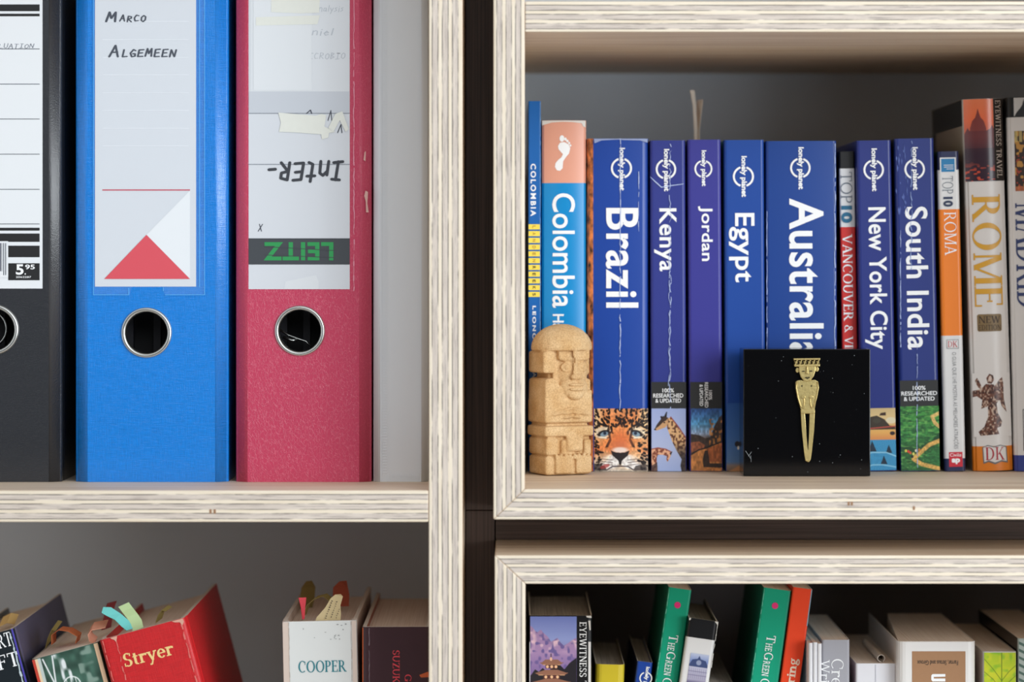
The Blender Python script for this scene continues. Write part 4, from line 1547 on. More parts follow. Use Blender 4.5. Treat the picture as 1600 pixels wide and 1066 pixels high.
for k in range(26):
    x_, y_ = rw.uniform(1400, 1418), rw.uniform(220, 330)
    l_ = rw.uniform(5, 16)
    polys.append([(x_, y_), (x_ + rw.uniform(0.8, 2.2), y_ + l_ * 0.4), (x_ + 0.6, y_ + l_), (x_ - 0.6, y_ + l_ * 0.5)])
b.flat('spine_crease', polys, mat('crinkle_blue', (88, 108, 176), 0.3), 3)
p = Pic(1398.4, 635.5, 1458.6, 736, 2.2)
p.grad([(635, (64, 140, 62)), (680, (58, 132, 64)), (700, (40, 104, 52)), (737, (54, 116, 60))])
p.put(np.clip((p.noise(7, 2.6, 3) - 0.42) * 3, 0, 1) * 0.7, (26, 74, 42))
p.put(np.clip((p.noise(5, 1.8, 13) - 0.6) * 4, 0, 1) * 0.6, (130, 190, 96))
p.line([(1399, 702), (1420, 706), (1445, 696), (1459, 683)], 8, (22, 60, 40), 0.6)
p.line([(1459, 647), (1448, 652), (1452, 662), (1459, 668)], 5.5, (226, 184, 112), 0.95)
p.line([(1459, 690), (1443, 696), (1424, 712), (1418, 718), (1430, 726), (1459, 734)], 6.5, (226, 176, 96), 0.95)
p.poly([(1434, 720), (1440, 710), (1459, 700), (1459, 728)], (52, 122, 64)); p.put(np.clip((p.noise(5, 1.8, 23) - 0.5) * 4, 0, 1) * 0.5 * (p.Y > 700) * (p.X > 1434) * (p.Y < 727), (24, 76, 44))
for x_, y_, c_ in ((1413, 708, (206, 96, 60)), (1418, 710, (226, 214, 110)), (1422, 705, (230, 220, 190)), (1410, 706, (200, 60, 50)), (1416, 714, (40, 40, 40)), (1427, 704, (190, 120, 60)), (1406, 705, (220, 210, 90))):
    p.ell(x_, y_, 1.9, 2.4, c_)
p.mottle(0.3, 2, 2, 6)
p.build(u, 'tea_field_picture', 2)

# Roma top 10
ORG = mat('spine_orange', (240, 130, 36), 0.35)
NVY = mat('spine_navy', (34, 42, 82), 0.35)
b = Book('travel_guide', 'slim orange and white Roma guide beside the South India guide', GROUP_T, 1465, 1498, 237, YG, 0.12, WSP, BSP, BSP, lean=1.3, zfloor=FL_R, r=0.002, bands=[(237, 266, NVY), (327.5, 525, ORG), (717, 740, NVY)])
u = Un(b, 1465, 237)
u.rect('corner_logo', [(1468, 246.5, 1493, 271)], WSP, 2)
u.rect('corner_logo', [(1470, 248.5, 1491, 269)], mat('logo_cyan', (28, 124, 178), 0.4), 3)
u.rect('logo_bars', [(1474, 258, 1489, 259), (1474, 261, 1489, 262), (1478, 264, 1489, 265)], WSP, 4)
u.text('series_lettering', serif('TOP', 0.09, 0.05), (1471, 275.5, 1488, 303), 90, GREY_T, 3)
u.text('number_lettering', sans('10', 0.05), (1472, 308, 1487, 323.5), 90, mat('navy_ink', (40, 52, 84), 0.4), 3)
u.text('title_lettering', serif('ROMA', 0.10, 0.05), (1472.5, 332, 1491.5, 399.5), 90, WHITE_INK, 3)
u.rect('publisher_box', [(1472, 531, 1491, 545.5)], mat('box_grey', (150, 150, 152), 0.5), 2)
u.rect('publisher_box', [(1473, 532, 1490, 544.5)], WSP, 3)
u.text('publisher_lettering', serif('DK', 0.13, 0.06), (1474, 533.5, 1489, 543), 0, mat('publisher_red', (186, 40, 52), 0.4), 4)
u.text('subtitle_lettering', sans('O GUIA QUE LHE MOSTRA AS MELHORES ATRAÇÕES', -0.008, 1.0), (1479, 551, 1488, 702), 90, mat('subtitle_grey', (130, 132, 136), 0.5), 3)
u.rect('red_badge', [(1472, 707, 1493, 730)], mat('badge_red', (206, 34, 56), 0.4), 2)
u.texts('badge_lettering', [(sans('Civiliz', 0.0), (1473.5, 709, 1491.5, 714), 0), (sans('ap', 0.06), (1476, 717, 1489, 726), 0)], WHITE_INK, 3)

# Rome
ROMEW = mat('rome_white', (222, 217, 213), 0.30)
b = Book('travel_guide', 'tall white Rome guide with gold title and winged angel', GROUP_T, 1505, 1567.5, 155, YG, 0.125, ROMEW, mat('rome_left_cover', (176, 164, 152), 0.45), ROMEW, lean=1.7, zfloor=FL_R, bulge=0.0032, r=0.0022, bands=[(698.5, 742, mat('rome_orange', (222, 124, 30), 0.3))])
u = Un(b, 1505, 155)
p = Pic(1506, 155.4, 1566.8, 284, 2.0)
p.grad([(155, (238, 132, 92)), (190, (232, 112, 72)), (212, (196, 96, 74)), (222, (96, 58, 62)), (240, (66, 44, 54)), (284, (62, 40, 50))])
hw = 1527
p.poly([(hw - 14, 214), (hw - 12, 200), (hw - 9, 190), (hw - 4, 184), (hw - 2, 178), (hw, 170), (hw + 2, 178), (hw + 4, 184), (hw + 9, 190), (hw + 12, 200), (hw + 14, 214)], (130, 66, 62))
p.poly([(1506, 210), (1511, 200), (1515, 207), (hw - 13, 205), (hw + 13, 205), (1546, 202), (1549, 196), (1553, 206), (1553, 232), (1506, 232)], (110, 60, 62))
p.put(np.clip((p.Y - 215) / 30, 0, 1) * 0.8 * (p.Y > 215), (58, 42, 54))
p.put((p.noise(5, 3, 4) > 0.66) * np.clip((p.Y - 250) / 20, 0, 1) * 0.9, (214, 86, 62))
p.put((p.X > 1551.5) * 1.0, (26, 22, 24))
p.build(u, 'sunset_picture', 2, 0.2)
u.text('series_lettering', serif('EYEWITNESS TRAVEL', 0.14, 0.07, 0.16), (1555, 158, 1563.5, 279), 90, mat('series_beige', (190, 174, 160), 0.4), 3)
GOLD = mat('title_gold', (214, 160, 54), 0.35)
u.text('title_lettering', serif('ROME', 0.17, 0.05, 0.1), (1513.5, 305, 1559, 480), 90, GOLD, 3)
u.flat('edition_plaque', [[(1517, 494), (1519, 492), (1553, 492), (1555, 494), (1555, 517), (1553, 519), (1519, 519), (1517, 517)]], mat('plaque_bronze', (132, 108, 72), 0.4), 2)
u.texts('plaque_lettering', [(serif('NEW', 0.15, 0.06), (1519, 495, 1553, 506), 0), (serif('EDITION', 0.15, 0.07, 0.14), (1518.5, 508.5, 1553.5, 517), 0)], mat('plaque_dark', (64, 48, 34), 0.5), 3)
p = Pic(1507, 584, 1566, 684, 3.2, (222, 217, 213))
def blob(pts):
    p.poly(pts, (112, 72, 58))
ax = 1533
blob([(ax - 5, 592), (ax, 585), (ax + 6, 588), (ax + 7, 595), (ax + 3, 601), (ax - 3, 600)])
blob([(ax - 22, 596), (ax - 19, 591), (ax - 16, 596), (ax - 13, 603), (ax - 12, 612), (ax - 18, 606)])
blob([(ax + 8, 604), (ax + 16, 594), (ax + 20, 591), (ax + 22, 602), (ax + 22, 625), (ax + 26, 646), (ax + 18, 636), (ax + 13, 622)])
blob([(ax - 28, 612), (ax - 14, 609), (ax - 6, 601), (ax + 6, 602), (ax + 12, 610), (ax + 15, 626), (ax + 10, 632), (ax + 12, 648), (ax + 18, 660), (ax + 16, 668), (ax + 10, 670), (ax + 13, 680), (ax - 16, 682), (ax - 19, 676), (ax - 10, 668), (ax - 4, 652), (ax - 4, 636), (ax - 14, 640), (ax - 12, 626), (ax - 20, 620), (ax - 27, 622)])
msk = np.abs(p.C - np.array((222, 217, 213))).sum(-1) > 5
p.put(msk * np.clip((p.noise(2.6, 3.4, 3) - 0.4) * 3, 0, 1) * 0.8, (60, 38, 36))
p.put(msk * np.clip((p.noise(2.0, 2.6, 14) - 0.55) * 4, 0, 1) * 0.9, (204, 180, 160))
p.ell(ax + 1, 593, 2.6, 4, (214, 192, 180))
p.build(u, 'angel_picture', 2, 0.3)
u.flat('publisher_logo', [[(1519, 700), (1527, 696.5), (1537, 699), (1547, 696.5), (1557, 699.5), (1558.5, 725), (1548, 723), (1538, 727), (1528, 723), (1520, 726)]], mat('logo_outline', (110, 108, 108), 0.4), 2)
u.flat('publisher_logo', [[(1520.5, 700.5), (1527, 698), (1537, 700.5), (1547, 698), (1555.5, 700.5), (1556.5, 722.5), (1548, 720.5), (1538, 724), (1528, 720.5), (1521.5, 723)]], ROMEW, 3)
u.text('publisher_lettering', serif('DK', 0.15, 0.05, 0.12), (1523.5, 700, 1553.5, 720), 0, mat('publisher_crimson', (172, 34, 52), 0.4), 4)
# dark band across the top of its left cover
bm = bmesh.new()
bm_box(bm, -b.w / 2 - 0.00012, -b.w / 2 + 0.0001, 0.0064, 0.1248, b.h - 0.0155, b.h - 0.0002)
bm_obj('cover_band', bm, BSP, b.root, label='black band along the top of the left cover')
bm = bmesh.new()
bm_box(bm, -b.w / 2 - 0.00012, -b.w / 2 + 0.0001, 0.112, 0.1248, b.h - 0.12, b.h - 0.0156)
bm_obj('cover_band', bm, mat('cover_dark_strip', (60, 54, 50), 0.5), b.root)

# Madrid
b = Book('travel_guide', 'tall white Madrid guide cut off by the photo edge', GROUP_T, 1574, 1637, 152, YG, 0.125, ROMEW, BSP, ROMEW, lean=1.2, zfloor=FL_R, bulge=0.002, r=0.0022, bands=[(152, 183.5, BSP), (712, 742, mat('madrid_blue', (52, 66, 140), 0.35))])
u = Un(b, 1574, 152)
p = Pic(1584, 153, 1636, 182, 1.6, (206, 204, 202))
p.poly([(1584, 183), (1588, 176), (1593, 170), (1597, 164), (1599, 155), (1601, 164), (1606, 170), (1611, 183)], (36, 36, 40))
p.build(u, 'dome_picture', 2)
p = Pic(1584, 205, 1636, 299, 1.6, (56, 42, 36))
p.put((p.noise(5, 6, 3) > 0.62) * 0.9, (206, 150, 70)); p.put((p.Y < 222) * (np.sin(p.X * 0.9) > -0.2) * 0.8, (210, 190, 120)); p.put((p.noise(3, 3, 9) > 0.72) * (p.Y > 240) * 0.9, (170, 70, 50)); p.put((p.Y > 292) * 0.8, (196, 110, 70))
p.build(u, 'night_picture', 2)
u.text('title_lettering', serif('MADRID', 0.15, 0.05), (1583, 318, 1627, 482), 90, mat('madrid_navy', (52, 64, 110), 0.4), 3)
u.rect('series_box', [(1588, 640, 1608, 705)], BLACK_INK, 2)
u.rect('series_box', [(1589, 641, 1607, 704)], ROMEW, 3)
u.text('series_lettering', serif('EYEWITNESS', 0.14, 0.07), (1592, 645, 1602, 700), 90, BLACK_INK, 4)

# ------------------------------------------------------------------ carved stone figure
def stone_mat():
    m, nt, bs = new_mat('carved_sandstone')
    N, L = nt.nodes, nt.links
    tc = N.new('ShaderNodeTexCoord')
    n1 = N.new('ShaderNodeTexNoise'); n1.inputs['Scale'].default_value = 70; n1.inputs['Detail'].default_value = 5
    n2 = N.new('ShaderNodeTexNoise'); n2.inputs['Scale'].default_value = 1300; n2.inputs['Detail'].default_value = 4
    v = N.new('ShaderNodeTexVoronoi'); v.inputs['Scale'].default_value = 750
    for n in (n1, n2, v):
        L.new(tc.outputs['Object'], n.inputs['Vector'])
    r = N.new('ShaderNodeValToRGB')
    r.color_ramp.elements[0].position, r.color_ramp.elements[1].position = 0.32, 0.68
    r.color_ramp.elements[0].color = (*lin((206, 164, 110)), 1)
    r.color_ramp.elements[1].color = (*lin((228, 196, 150)), 1)
    L.new(n1.outputs['Fac'], r.inputs[0])
    r2 = N.new('ShaderNodeValToRGB')
    r2.color_ramp.elements[0].position, r2.color_ramp.elements[1].position = 0.36, 0.6
    r2.color_ramp.elements[0].color = (0.68, 0.6, 0.52, 1)
    r2.color_ramp.elements[1].color = (1, 1, 1, 1)
    L.new(n2.outputs['Fac'], r2.inputs[0])
    mx = N.new('ShaderNodeMixRGB'); mx.blend_type = 'MULTIPLY'; mx.inputs[0].default_value = 0.7
    L.new(r.outputs[0], mx.inputs[1]); L.new(r2.outputs[0], mx.inputs[2])
    L.new(mx.outputs[0], bs.inputs['Base Color'])
    bs.inputs['Roughness'].default_value = 0.9
    bp = N.new('ShaderNodeBump'); bp.inputs['Strength'].default_value = 0.5; bp.inputs['Distance'].default_value = 0.0004
    L.new(n2.outputs['Fac'], bp.inputs['Height']); L.new(bp.outputs[0], bs.inputs['Normal'])
    return m


bm = bmesh.new()
mm = 0.001
def sb(x0, x1, y0, y1, z0, z1, bev=1.2, tp=1.0):
    bm_box(bm, x0 * mm, x1 * mm, y0 * mm, y1 * mm, z0 * mm, z1 * mm, bev * mm, 3, tp)
def se(c, r, rot=None):
    bm_ell(bm, tuple(k * mm for k in c), tuple(k * mm for k in r), 24, 16, rot)
# base and legs
sb(-14.2, 13.2, -13.2, 13.5, 0.0, 11.0, 1.6)
sb(-9.0, 1.6, -15.4, -8, 0.8, 11.0, 1.0)
sb(3.4, 13.0, -15.4, -8, 0.8, 11.0, 1.0)
for k in range(8):
    sb(-9.2 + k * 2.75, -7.5 + k * 2.75, -15.6, -11, 9.2, 12.2, 0.4)
sb(-14.4, -7.0, -14.6, 13.0, 11.6, 21.6, 1.4)
sb(-7.5, 13.2, -11.2, 13.0, 10.6, 22.0, 1.0)
sb(-5.0, 3.6, -13.6, -9, 11.4, 20.5, 1.6)
sb(-2.2, 8.0, -15.2, -9, 13.4, 25.5, 1.8)        # loincloth
sb(8.8, 13.4, -13.8, 10, 11.0, 20.5, 1.4)
# belt and waist
sb(-12.8, 12.0, -11.0, 12.5, 20.5, 31.0, 0.8)
sb(-15.2, 14.4, -14.8, 13.5, 22.4, 28.4, 1.3)
# torso: a block with the chest hollowed round the chin
sb(-14.8, 14.0, -14.0, 13.5, 30.2, 44.0, 1.4)
sb(-13.8, 13.6, -7.6, 13.0, 40.0, 55.8, 1.4, 0.98)
bm_prism_y(bm, [(x * mm, z * mm) for x, z in ((-14.8, 38), (14.2, 38), (14.0, 49.5), (11.4, 49.0), (8.8, 44.8), (5.4, 42.0), (2.0, 41.8), (-1.6, 44.2), (-4.6, 48.6), (-7.0, 55.2), (-10.5, 56.6), (-14.4, 55.6))], -13.4 * mm, 13.0 * mm, 1.3 * mm, 3)
# arms folded on the belly
def rot_y(a):
    return Matrix.Rotation(math.radians(a), 4, 'Y')
se((-5.8, -13.8, 36.6), (6.4, 2.0, 1.5), rot_y(-16))
se((6.6, -13.8, 36.4), (5.8, 2.0, 1.5), rot_y(16))
for k in range(3):
    se((-1.6, -14.4, 33.6 + k * 2.3), (2.9, 1.5, 0.8), rot_y(-8))
    se((3.8, -14.4, 33.6 + k * 2.3), (2.9, 1.5, 0.8), rot_y(8))
# head
sb(-10.0, 13.0, -6.6, 12.5, 52.0, 75.0, 1.5)
sb(-8.6, -4.6, -10.0, 2, 52.0, 74.0, 1.2)        # hair beside the face
se((3.2, -6.6, 60.0), (10.0, 7.6, 14.5))         # face
se((3.2, -10.0, 50.6), (8.8, 6.6, 7.6))           # jaw
se((3.2, -14.0, 46.4), (4.6, 2.8, 3.0))          # chin
sb(-15.2, -7.8, -12.2, 11.5, 59.2, 71.8, 1.4)    # ear block
sb(10.8, 14.2, -9.0, 11, 58.0, 70.6, 1.2)
sb(11.4, 14.4, -10.4, -2, 46.0, 55.6, 1.4)
# brow, eyes, nose, lips
sb(-6.4, 12.6, -13.4, 5, 67.0, 74.5, 1.0)
se((3.2, -12.2, 67.4), (9.2, 2.6, 1.8))
for sx in (-1.6, 7.9):
    tube(bm, [((sx + 2.6 * math.cos(a)) * mm, (-13.9 + 0.10 * (sx + 2.6 * math.cos(a) - 3.2) ** 2 / 3.2) * mm, (62.6 + 2.2 * math.sin(a)) * mm) for a in [2 * math.pi * k / 18 for k in range(18)]], 0.75 * mm, 6, True)
    se((sx, -13.0, 62.6), (1.6, 1.4, 1.3))
bm_box(bm, 1.8 * mm, 4.6 * mm, -16.4 * mm, -11 * mm, 56.4 * mm, 65.5 * mm, 0.7 * mm, 2, 0.7)
sb(0.8, 5.6, -14.0, -8, 61.0, 72.0, 0.5)
se((3.2, -16.0, 57.0), (3.6, 2.2, 1.9))
se((3.2, -16.6, 52.4), (4.8, 1.5, 0.95))
se((3.2, -16.6, 49.8), (4.4, 1.5, 0.95))
# cap
n_old = len(bm.verts)
se((0.6, 0.0, 73.6), (17.4, 17.4, 14.0))
bm.verts.ensure_lookup_table()
for v in bm.verts[n_old:]:
    v.co.z = max(v.co.z, 72.3 * mm)
    v.co.y *= 0.96 if v.co.y > 0 else 1.0
sb(-7.0, 8.6, -17.6, 6, 72.5, 80.5, 3.0, 0.84)
fig = bm_obj('stone_figure', bm, stone_mat(), None)
sF = P(875, 745, 0.093)
th_ = math.radians(25)
fig.location = (P(876, 745, 0.110)[0], 0.1105, FL_R + 0.0004)
fig.rotation_euler = (0, 0, th_)
fig.scale = (1.07, 0.88, 1.0)
rm = fig.modifiers.new('weld', 'REMESH'); rm.mode = 'VOXEL'; rm.voxel_size = 0.00042; rm.use_smooth_shade = True
sm = fig.modifiers.new('soften', 'SMOOTH'); sm.factor = 0.5; sm.iterations = 2
# nothing below its own base
tag(fig, 'small carved sandstone figure with a rounded cap, in front of the Colombia guides', 'statue')

# ------------------------------------------------------------------ black box with a gold figurine
YX = 0.0915
class BoxFront(Front):
    pass
bx = BoxFront()
bx.setup(1161.5, 1360, 545.5, YX, 0.0, FL_R)
bx.root = empty('display_box', (bx.X0, YX, bx.Z0), 'glossy black square box bearing a flat gold figurine', 'box')
GLOSS = mat('gloss_black', (9, 9, 11), 0.12, spec=0.35)
bm = bmesh.new()
bm_box(bm, -bx.w / 2, bx.w / 2, 0, 0.028, 0.0, bx.h, 0.0005, 2)
bm_obj('box_body', bm, GLOSS, bx.root)
rs = random.Random(3)
dots = []
for k in range(34):
    x_, y_ = rs.uniform(1168, 1354), rs.uniform(552, 738)
    r_ = rs.choice((0.35, 0.45, 0.6, 0.8))
    dots.append([(x_ - r_, y_), (x_, y_ - r_), (x_ + r_, y_), (x_, y_ + r_)])
bx.flat('dust_specks', dots, mat('dust_grey', (120, 126, 130), 0.8), 1)
bx.flat('scratches', [[(1164.5, 705), (1165.3, 704.6), (1173, 716), (1172.4, 716.4)], [(1169, 713), (1174, 706), (1174.6, 706.4), (1169.8, 713.4)], [(1172.5, 712), (1173.3, 712), (1174, 722), (1173.4, 722)]], MATS['dust_grey'], 1)
GOLDM = mat('aged_gold', (204, 184, 124), 0.36, metal=0.8, var=0.15, vscale=400, bump=('noise', 700, 0.25))
GOLDD = mat('gold_recess', (66, 58, 30), 0.5, metal=0.4)


def gold(name, polys, t0, t1, parent, bev=0.0003, m=None, label=None):
    bm = bmesh.new()
    for pl in polys:
        bm_prism_y(bm, [bx.uv(*q) for q in pl], -t1, -t0, bevel=bev, seg=2, front_only=True)
    return bm_obj(name, bm, m or GOLDM, parent, label=label)


def circ(cx, cy, rx, ry, n=20):
    return [(cx + rx * math.cos(2 * math.pi * i / n), cy + ry * math.sin(2 * math.pi * i / n)) for i in range(n)]


# torso is the figurine's main mesh
gf = gold('gold_figurine', [[(1242.5, 597), (1246, 594.5), (1251, 594), (1257, 596), (1262, 596), (1268, 594), (1273, 593.5), (1277.5, 596), (1278, 604), (1276, 620), (1272.5, 634), (1272, 642), (1251.5, 642), (1249, 634), (1245, 620), (1242.5, 606)]], 0.0, 0.0018, bx.root, label='flat gold figurine')
gold('head', [[(1247.5, 572), (1274, 571.5), (1273.5, 580), (1271, 588), (1266, 594.5), (1260.5, 596.5), (1255, 594.8), (1250.5, 589), (1248, 581)]], 0.0, 0.0024, gf, 0.0004)
gold('nose', [[(1259.4, 572), (1261.2, 572), (1262.4, 584), (1258.2, 584)]], 0.0022, 0.0033, gf, 0.0003)
gold('ear', [circ(1245.6, 578.5, 2.8, 4)], 0.0, 0.0015, gf)
gold('ear', [circ(1276.2, 577, 2.8, 4)], 0.0, 0.0015, gf)
gold('eyes', [[(1252, 580), (1254, 579), (1257, 579.8), (1256.5, 581), (1252.5, 581)], [(1264, 579.5), (1266, 578.6), (1269, 579.4), (1268.5, 580.6), (1264.5, 580.8)]], 0.0022, 0.0026, gf, 0, GOLDD)
gold('mouth', [[(1256.5, 590), (1259, 588.6), (1261.5, 589.4), (1264, 588.4), (1265, 590), (1261, 592.4)]], 0.0022, 0.0027, gf, 0.0001, GOLDD)
# openwork headdress: two rails and a zigzag over a dark ground
hd = gold('headdress', [[(1239.4, 560), (1281, 559.4), (1281, 562.3), (1239.6, 562.8)], [(1240, 569.6), (1280.6, 568.8), (1280.4, 572.6), (1241, 573)]], 0.0, 0.0026, gf, 0.0003)
zz = []
for k in range(6):
    x_ = 1240.5 + k * 6.75
    zz.append([(x_, 571), (x_ + 4.4, 561), (x_ + 6.6, 561), (x_ + 2.2, 571)])
    zz.append([(x_ + 1.0, 564.3), (x_ + 5.6, 566.8), (x_ + 5.0, 568.2), (x_ + 0.4, 565.7)])
gold('headdress_lattice', zz, 0.0, 0.0023, gf, 0.0002)
gold('headdress_ground', [[(1240, 560.5), (1280.5, 560), (1280, 572), (1240.6, 572.2)]], 0.0, 0.0008, gf, 0, GOLDD)


def gold_tube(name, pl, r, y, parent):
    bm = bmesh.new()
    tube(bm, [(bx.uv(*q)[0], -y, bx.uv(*q)[1]) for q in pl], r, 8)
    return bm_obj(name, bm, GOLDM, parent, smooth=True)


for sg in (-1, 1):
    f = lambda x: 1260.8 + sg * (x - 1260.8)
    gold_tube('arm', [(f(1277), 597), (f(1278), 606), (f(1275), 622), (f(1271), 635), (f(1267.5), 637.5), (f(1266), 632), (f(1265.5), 625), (f(1266), 620.5)], 0.00045, 0.0019, gf)
    gold('hand', [circ(f(1267), 620.5, 3.6, 2.2, 14)], 0.0015, 0.0025, gf, 0.0002)
gold('chest_marks', [circ(1252.5, 603, 1.1, 1.4, 10), circ(1267.4, 603, 1.1, 1.4, 10)], 0.0017, 0.0021, gf, 0, GOLDD)
gold('leg', [[(1250.5, 642), (1257.5, 645), (1259.5, 680), (1262.0, 706), (1263, 716), (1261.5, 722), (1258, 720), (1256.5, 710), (1252.5, 672)]], 0.0, 0.0017, gf, 0.0004)
gold('leg', [[(1264.5, 645), (1273, 642), (1271.6, 672), (1268, 706), (1266.4, 718), (1264, 722), (1261.5, 722), (1261.5, 716), (1262.4, 702), (1263.8, 680)]], 0.0, 0.0017, gf, 0.0004)
gold('belt', [[(1250.4, 641), (1273.2, 640.6), (1272.8, 646.4), (1251, 646.6)]], 0.0, 0.0020, gf, 0.0004)

# ------------------------------------------------------------------ textbooks in the lower left compartment
FLB = ZC - 0.413
GROUP_L = 'textbooks in the lower left compartment'
WARM = mat('page_cream', (214, 196, 176), 0.8)


def tabstrip(B, name, pts, wv, m, th=0.00035, label=None):
    """pts = (px, py, depth)"""
    c, s = math.cos(-B.phi), math.sin(-B.phi)
    loc = [wl(B, *q) for q in pts]
    if not isinstance(wv[0], (tuple, list)):
        wv = [wv] * len(pts)
    wv2 = [(w[0] * math.cos(B.phi) + w[2] * math.sin(B.phi), w[1], -w[0] * math.sin(B.phi) + w[2] * math.cos(B.phi)) for w in wv]
    return paper_strip(name, loc, wv2, th, m, B.root, label)


# black book, cut off by the frame
b = Book('textbook', 'black leaning book with white capitals and slate side, cut off by photo edge', GROUP_L, -75, 24, 1008, 0.055, 0.17, mat('text_black', (28, 36, 42), 0.3), None, mat('slate_violet', (84, 80, 104), 0.45), lean=15, zfloor=FLB, hinge=0.0028, t=0.002, inset=0.003)
u = Un(b, -75, 1008)
u.texts('title_lettering', [(serif('ART', 0.15, 0.06), (-17, 1011, 42 - 25, 1033), 0), (serif('CRAFT', 0.15, 0.06), (-80 + 8, 1043, 20, 1066), 0)], WHITE_INK, 2)
u.rect('edge_stripe', [(20.5, 1008, 23.2, 1200)], mat('violet_stripe', (84, 76, 176), 0.3), 1)
u.crease(17.5, 1014, 1120, 3.0, mat('pale_wear', (190, 206, 214), 0.4), 4, 0.7, 3, 'edge_wear', 0.1)
TAB_Y = mat('tab_straw', (212, 176, 112), 0.8); TAB_O = mat('tab_orange', (204, 112, 66), 0.8); TAB_P = mat('tab_rose', (216, 150, 124), 0.8)
TAB_T = mat('tab_teal', (112, 206, 202), 0.8); TAB_G = mat('tab_green', (190, 216, 160), 0.8); TAB_OL = mat('tab_olive', (150, 134, 76), 0.8)
TAB_R = mat('tab_red', (214, 66, 78), 0.8); TAB_C = mat('tab_cream', (214, 194, 148), 0.8); TAB_RU = mat('tab_rust', (176, 84, 58), 0.8)
tabstrip(b, 'page_tab', [(-6, 990, 0.10), (2, 972, 0.105), (14, 966, 0.11), (26, 968, 0.115)], (0.0, 0.014, 0.004), TAB_Y)

# green and white volume
GRV = mat('volume_green', (60, 92, 78), 0.3)
b = Book('textbook', 'leaning dark green and white volume between a black and a red textbook', GROUP_L, 48, 156, 1032, 0.05, 0.16, GRV, None, mat('volume_cream', (224, 200, 172), 0.4), lean=15, zfloor=FLB, r=0.003, bulge=0.002)
u = Un(b, 48, 1032)
p = Pic(49, 1033, 155, 1132, 1.2, (64, 94, 82))
p.mottle(0.5, 8, 12, 3)
p.put(np.clip((p.noise(6, 18, 5) - 0.52) * 4, 0, 1) * (p.X > 84) * (p.X < 112), (226, 232, 234))
p.put(np.clip((p.noise(9, 9, 15) - 0.5) * 3, 0, 1) * (p.X > 118) * 0.7, (150, 172, 160))
p.put((p.X < 54) * 1.0, (206, 70, 52)); p.put((p.X > 54) * (p.X < 58) * 1.0, (242, 214, 176)); p.put((p.X > 58) * (p.X < 63) * 0.8, (232, 240, 238))
p.put((p.X > 149) * 1.0, (244, 212, 174))
p.line([(66, 1036), (76, 1082), (82, 1034)], 2.4, (236, 240, 242))
a = p.ell_mask(101, 1086, 14, 14, 0, 0.1) * (1 - p.ell_mask(101, 1086, 12.2, 12.2, 0, 0.1))
p.put(a, (240, 244, 244))
for k in (-7, 0, 7):
    p.line([(101 + k, 1075), (101 + k * 1.2, 1098)], 1.0, (240, 244, 244))
p.build(u, 'volume_picture', 2, 0.25)
tabstrip(b, 'page_tab', [(84, 1005, 0.085), (84, 990, 0.083), (95, 982, 0.080), (110, 984, 0.078), (124, 992, 0.076), (121, 1003, 0.076)], [(0.0, 0.016, 0.0)] * 6, TAB_O)
tabstrip(b, 'page_tab', [(76, 1006, 0.105), (80, 990, 0.107), (86, 977, 0.108), (92, 979, 0.108)], [(0.002, 0.012, 0.004)] * 4, TAB_OL)
tabstrip(b, 'page_tab', [(150, 1002, 0.06), (142, 996, 0.061), (140, 986, 0.062), (145, 979, 0.064), (155, 977, 0.066), (167, 975, 0.068)], [(0.0, 0.012, 0.003)] * 6, TAB_P)

tabstrip(b, 'page_tab', [(165, 990, 0.12), (168, 970, 0.125), (172, 950, 0.13), (175, 941, 0.13)], (0.005, 0.004, 0.001), mat('ribbon_maroon', (120, 40, 40), 0.8))

# red book
REDC = mat('red_cloth_cover', (196, 26, 32), 0.45, var=0.12, vscale=160, bump=('linen', 1900, 0.4))
b = Book('textbook', 'leaning worn red hardback with gold lettering and coloured page tabs', GROUP_L, 155, 294, 1001, 0.045, 0.17, REDC, REDC, REDC, lean=15, zfloor=FLB, hinge=0.003, t=0.0024, inset=0.004, r=0.003)
u = Un(b, 155, 1001)
u.text('title_lettering', serif('Stryer', 0.17, 0.08, 0.06), (184, 1031, 264, 1059), 0, mat('gold_foil', (240, 206, 140), 0.3), 2)
WEAR = mat('cloth_wear', (218, 112, 104), 0.7)
u.crease(180, 1002, 1110, 2.0, WEAR, 5, 1.4, 2, 'edge_wear', 0.3)
u.crease(286, 1006, 1110, 2.2, WEAR, 7, 1.0, 2, 'edge_wear', 0.3)
u.crease(160, 1003, 1110, 1.2, WEAR, 17, 0.4, 2, 'edge_wear', 0.3)
u.flat('worn_corner', [[(173, 1001.5), (184, 1001.5), (182.5, 1005), (180, 1010), (178, 1006), (174, 1003.5)], [(272, 1001.5), (290, 1001.5), (290.5, 1007), (287, 1012), (284, 1006), (277, 1004.5)]], mat('bare_board', (212, 160, 140), 0.8), 3)
tabstrip(b, 'page_tab', [(203, 984, 0.055), (196, 975, 0.056), (184, 964, 0.057), (170, 956, 0.058), (160, 953.5, 0.058)], [(0.0035, 0.002, 0.001), (0.004, 0.002, 0.003), (0.003, 0.003, 0.003), (0.002, 0.003, 0.0045), (0.0006, 0.002, 0.003)], TAB_T)
tabstrip(b, 'page_tab', [(216, 984, 0.056), (213, 972, 0.057), (206, 962, 0.058), (199, 953, 0.060), (193, 945, 0.061)], [(0.0058, 0.001, 0.0025)] * 5, TAB_G)
tabstrip(b, 'page_tab', [(248, 970, 0.1), (252, 958, 0.1), (258, 950, 0.1), (264, 952, 0.1)], (0.003, 0.006, 0.002), TAB_OL)

